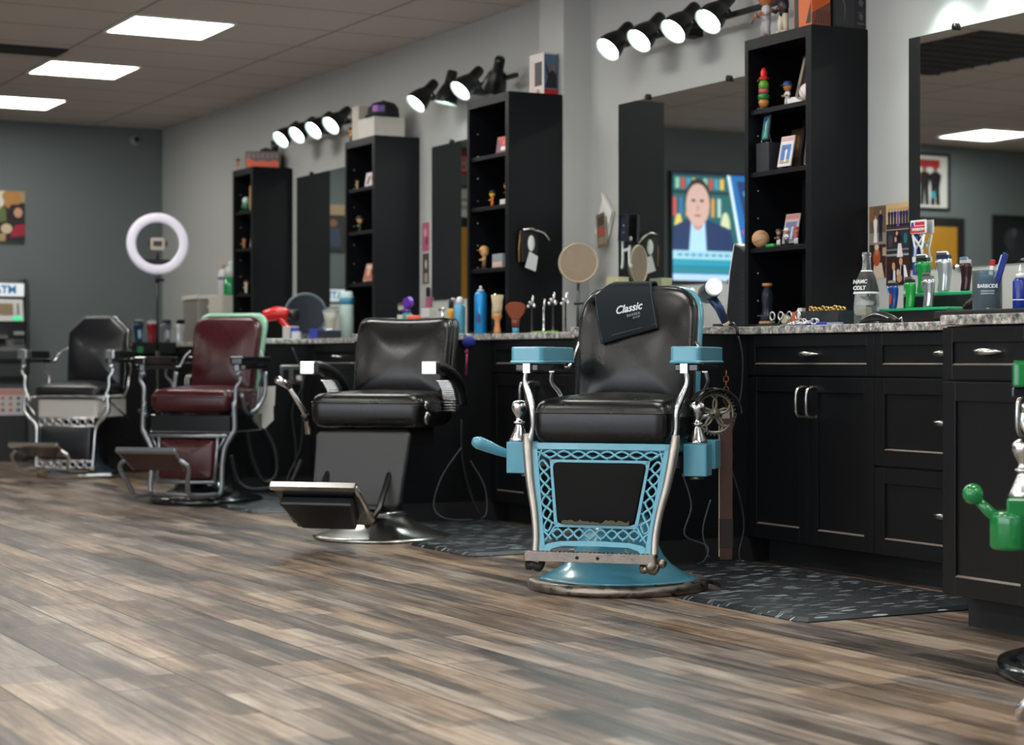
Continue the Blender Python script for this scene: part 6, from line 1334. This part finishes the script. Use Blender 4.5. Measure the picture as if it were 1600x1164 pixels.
for a0, a1, zz, c in ((-1.15,-.75,.050,'#9a4fae'), (-.72,-.35,.048,'#5a4a94')):
    vs = []; 
    for k in range(7):
        a = -pi/2+(a0+(a1-a0)*k/6)+.85; 
        for z in (-.018,.020): vs.append((.0945*1.05*cos(a)*(1-.0*z), .0945*.95*sin(a)*(1.0-.9*(z+.02)), zz+z))
    b.add(vs, [(2*k, 2*k+2, 2*k+3, 2*k+1) for k in range(6)], C(c), False)
b.build('logo', M_BMAT, t, fixn=False)
b = MB(); b.ball((0,0,.104), .007, None, 8); b.build('button', M_BMAT, t)
figure('toy_figure', 'small orange toy at the left end of the shelf with the cap', (4.66, 10.835, 2.1205), .085, 0, '#d8943c', '#5a5a50', '#d8943c', None, big=1.2)
card('trading_card', 'pink and white card on the upper board of the shelf with the cap', (4.68, 10.60, 1.8255), .14, .08, 0, .15, '#c9b0b4', [('p',[(-.8,-.9),(-.2,-.9),(.1,.7),(-.5,.4)],'#3a2a3a'),('e',.5,.1,.3,.5,'#b84a3a')], '#c4bcbc')
figure('toy_figure', 'small cream toy at the left of the upper board below the cap', (4.67, 10.76, 1.8255), .06, 0, '#c9a878', '#c9a878', '#c9a878', None)
figure('toy_figure', 'dark haired toy on the middle board of the shelf with the cap', (4.68, 10.74, 1.5655), .085, 0, '#2a2a2c', '#2a2a2c', '#c9a070', '#1c1a1a', big=1.5)
card('trading_card', 'pale leaning card on the middle board of the shelf with the cap', (4.68, 10.52, 1.5655), .06, .095, 0, .2, '#8a8090', [('e',0,.2,.4,.5,'#c0b0b4')], '#a8a4a8')
card('trading_card', 'red cased card on the third board of the shelf with the cap', (4.68, 10.64, 1.2505), .10, .11, .1, .25, '#a8503c', [('e',0,.1,.45,.6,'#c9a08c'),('r',-.8,.5,.8,.9,'#c9b8b0')], '#b8aaa4')
figure('toy_figure', 'small red toy beside the cased card on the third board', (4.67, 10.53, 1.2505), .07, 0, '#b83a24', '#b83a24', '#c85a38', None)
# farthest shelf
t = thing('shelf_sign', 'orange and grey lettered sign on top of the farthest shelf', 'sign', (4.755, 12.60, 2.1205), 1.12); b = MB(); b.prism(rpoly([(-.12,0),(.12,0),(.125,.12),(-.125,.12)], .02), 0, .025, lambda u, v, h: (h, -u, v)); b.build('grey_board', C('#6a6262', .6), t, .004)
b = MB(); b.prism([(-.11,.005),(.11,.005),(.115,.045),(.08,.06),(.04,.045),(.0,.058),(-.05,.045),(-.08,.062),(-.115,.07)], .0, .006, lambda u, v, h: (-h-.0005, -u, v)); b.build('orange_letters', C('#d8501c', .4), t)
b = MB()
for k in range(7): b.cbox((-.004,.096-.032*k,.088), (.006,.02,.035))
b.build('grey_letters', C('#8a7a78', .5), t)
t = thing('trophy', 'dark statue figure standing behind the orange sign on the farthest shelf', 'statue', (4.86, 12.64, 2.1205)); b = MB(); b.lathe([(.05,0),(.05,.10),(.03,.12)], None, 16); b.build('plinth', C('#2a2422', .4), t)
b = MB(); b.tube([(0,0,.12),(0,0,.20)], [.025,.030], None, 10); b.ball((0,0,.245), .024, None, 12); b.tube([(0,-.02,.20),(0,-.05,.16)], .010, None, 8); b.tube([(0,.02,.20),(0,.05,.17)], .010, None, 8); b.build('bust', C('#1c1716', .4), t)
t = thing('snapback_hat', 'black cap standing on edge behind the orange sign', 'cap', (4.85, 12.79, 2.1205)); b = MB(); b.lathe([(.085,.0),(.088,.06),(.078,.12),(.05,.155),(.001,.17)], None, 24, sx=.7); b.build('crown', M_BMAT, t)
b = MB(); b.prism(rpoly([(-.07,-.04),(.07,-.04),(.06,-.10),(-.06,-.10)], .03), .002, .008, lambda u, v, h: (v, u, h)); b.build('visor', M_BMAT, t)
figure('toy_figure', 'small orange toy left of the orange sign on the farthest shelf', (4.66, 12.84, 2.1205), .085, 0, '#b8763c', '#b8a88c', '#c9844a', None)
t = thing('toy_mirrorball', 'green round toy with white lens on the farthest shelf', 'toy', (4.68, 12.72, 1.8255)); b = MB(); b.ball((0,0,.035), .035, None, 14); b.build('body', C('#1c5a40', .3), t); b = MB(); b.ball((-.01,-.015,.075), .026, None, 12); b.build('lens', C('#b8d8cc', .3), t)
boxthing('book', 'thin tan book leaning inside the top of the farthest shelf', 'book', (4.70, 12.57, 1.8255), (.10, .022, .165), C('#b8905c', .6))
card('trading_card', 'tall pink and cream card in the middle of the farthest shelf', (4.68, 12.60, 1.5655), .11, .20, 0, .1, '#c9a8a0', [('r',-.8,.3,.8,.5,'#c07a78'),('e',.2,-.3,.3,.4,'#6a5a54')], '#c4b8ac')
figure('toy_figure', 'small orange toy in the middle of the farthest shelf', (4.665, 12.73, 1.5655), .08, 0, '#c9844a', '#c9844a', '#d8a070', None)
figure('toy_figure', 'white and pink toy on the third board of the farthest shelf', (4.67, 12.70, 1.2505), .095, 0, '#d8b8a8', '#d0c8bc', '#d8c8a8', None)
card('trading_card', 'lilac card on the third board of the farthest shelf', (4.70, 12.58, 1.2505), .09, .17, 0, .1, '#b898b8', [('r',-.8,-.9,.8,-.3,'#c9c4b8'),('r',-.8,-.2,.8,0,'#a88a5c')], '#b8b0b0')
# far corner: warmer cabinet, bottles, hanging clippers
t = thing('towel_warmer', 'grey steel towel warmer cabinet with white lid in the far corner', 'towel warmer', (4.745, 13.72, CT)); b = MB(); b.box(-.14,.14,-.17,.17,.0005,.325); b.build('steel_body', C('#8a877e', .4, metal=.3), t, .01); b = MB(); b.box(-.15,.15,-.18,.18,.3255,.355); b.build('white_lid', C('#d0ccc4'), t, .006)
b = MB(); b.cyl((-.05,-.171,.27),(-.05,-.185,.27),.014); b.build('knob', C('#dcdcd8'), t)
boxthing('paper_dispenser', 'cream paper towel dispenser box right of the steel towel warmer', 'box', (4.78, 13.34, CT), (.22, .30, .345), C('#c4c0b6', .5))
t = bottle('product_bottle', 'white bottle with purple and orange label on the cream dispenser', (4.76, 13.43, CT+.3455), [('bottle_body', [(.036,0),(.038,.15),(.030,.19),(.016,.20)], C('#d8d2d4', .4)), ('cap', [(.016,.2002),(.016,.235),(.001,.237)], C('#c9a888')), ('purple_mark', [(.0385,.12),(.0385,.14)], C('#5a3a7a'))])
t = bottle('product_bottle', 'clear jug half full of green liquid beside the farthest shelf', (4.76, 13.26, CT+.3455), [('green_liquid', [(.052,0),(.055,.01),(.055,.13)], C('#1c8a4c', .2)), ('clear_top', [(.055,.1302),(.050,.19),(.020,.22)], C('#b8c4bc', .25)), ('cap', [(.020,.2202),(.020,.245),(.001,.247)], C('#d8d8d4'))])
for k, (x, c, cp, lab, fc) in enumerate(((4.06,'#1c3a50','#16181c','blue and chrome hair clipper, first of four standing by the ring light pole','#8ab0c8'),(4.16,'#8a1c24','#c8c8c8','red hair clipper, second of the four by the ring light pole',None),(4.265,'#6a7078','#16181c','grey hair clipper, third of the four by the ring light pole','#b8c4d0'),(4.365,'#d0d4d8','#16181c','white hair clipper, fourth of the four by the ring light pole',None))):
    clipper(lab, (x, 13.225, CT+.001), pi/2+.1, c, cp, .165, face=fc, metal=.3, grp='hair clippers hanging by the ring light')
t = thing('clipper_rack', 'black rack holding four clippers at the end of the counter', 'rack', (4.19, 13.178, .80)); b = MB(); b.box(-.20,.115,-.05,-.0005,.03,.115); b.build('rack_body', M_BPL, t, .004)
b = MB(); b.tube([(-.15,-.03,.03),(-.15,-.035,-.08)], .006, C('#1c4a3a')); b.build('green_cord', None, t); b = MB(); b.box(-.17,-.13,-.056,-.051,.04,.085); b.build('green_clip', C('#1c7a50'), t)

t = thing('reflection_stand_in', 'black ribbed shape with white and blue edge, standing in for a mirror reflection', 'case', (4.76, 6.78, CT))  # added solid shape in place of a chair-like reflection in the mirror
b = MB(); b.prism([(-.09,.0005),(.13,.0005),(.095,.25),(.06,.375),(.02,.36),(-.09,.30)], -.03, .03, lambda u, v, h: (h, u, v)); b.build('shell', M_BPL, t, .006)
b = MB(); b.tube([(-.02,.134,.01),(-.02,.100,.25),(-.02,.064,.372)], .006, None, 6); b.build('white_edge', C('#d8dadc'), t)
b = MB(); b.prism([(.131,.01),(.145,.01),(.118,.22),(.102,.22)], -.02, .02, lambda u, v, h: (h, u, v)); b.build('blue_side', C('#1f55b0', .35), t, .002)
b = MB()
for k in range(12): b.box(-.034, -.0301, -.085, .01, .03+k*.02, .04+k*.02)
b.build('ribs', C('#1c1d20', .4), t)
t = thing('hanging_towel', 'white towel hanging behind the right arm of the burgundy chair', 'towel', (3.845, 10.16, .40), -.45)
b = MB(); b.prism([(-.05,.20),(.045,.22),(.05,.05),(.0,.0),(-.035,.02)], 0, .006, lambda u, v, h: (u, h+.006*sin(u*60), v)); b.prism([(-.045,.10),(.055,.13),(.06,.24),(-.04,.235)], .008, .013, lambda u, v, h: (u, h, v)); b.build('cloth', C('#c9c8c4', .9), t)
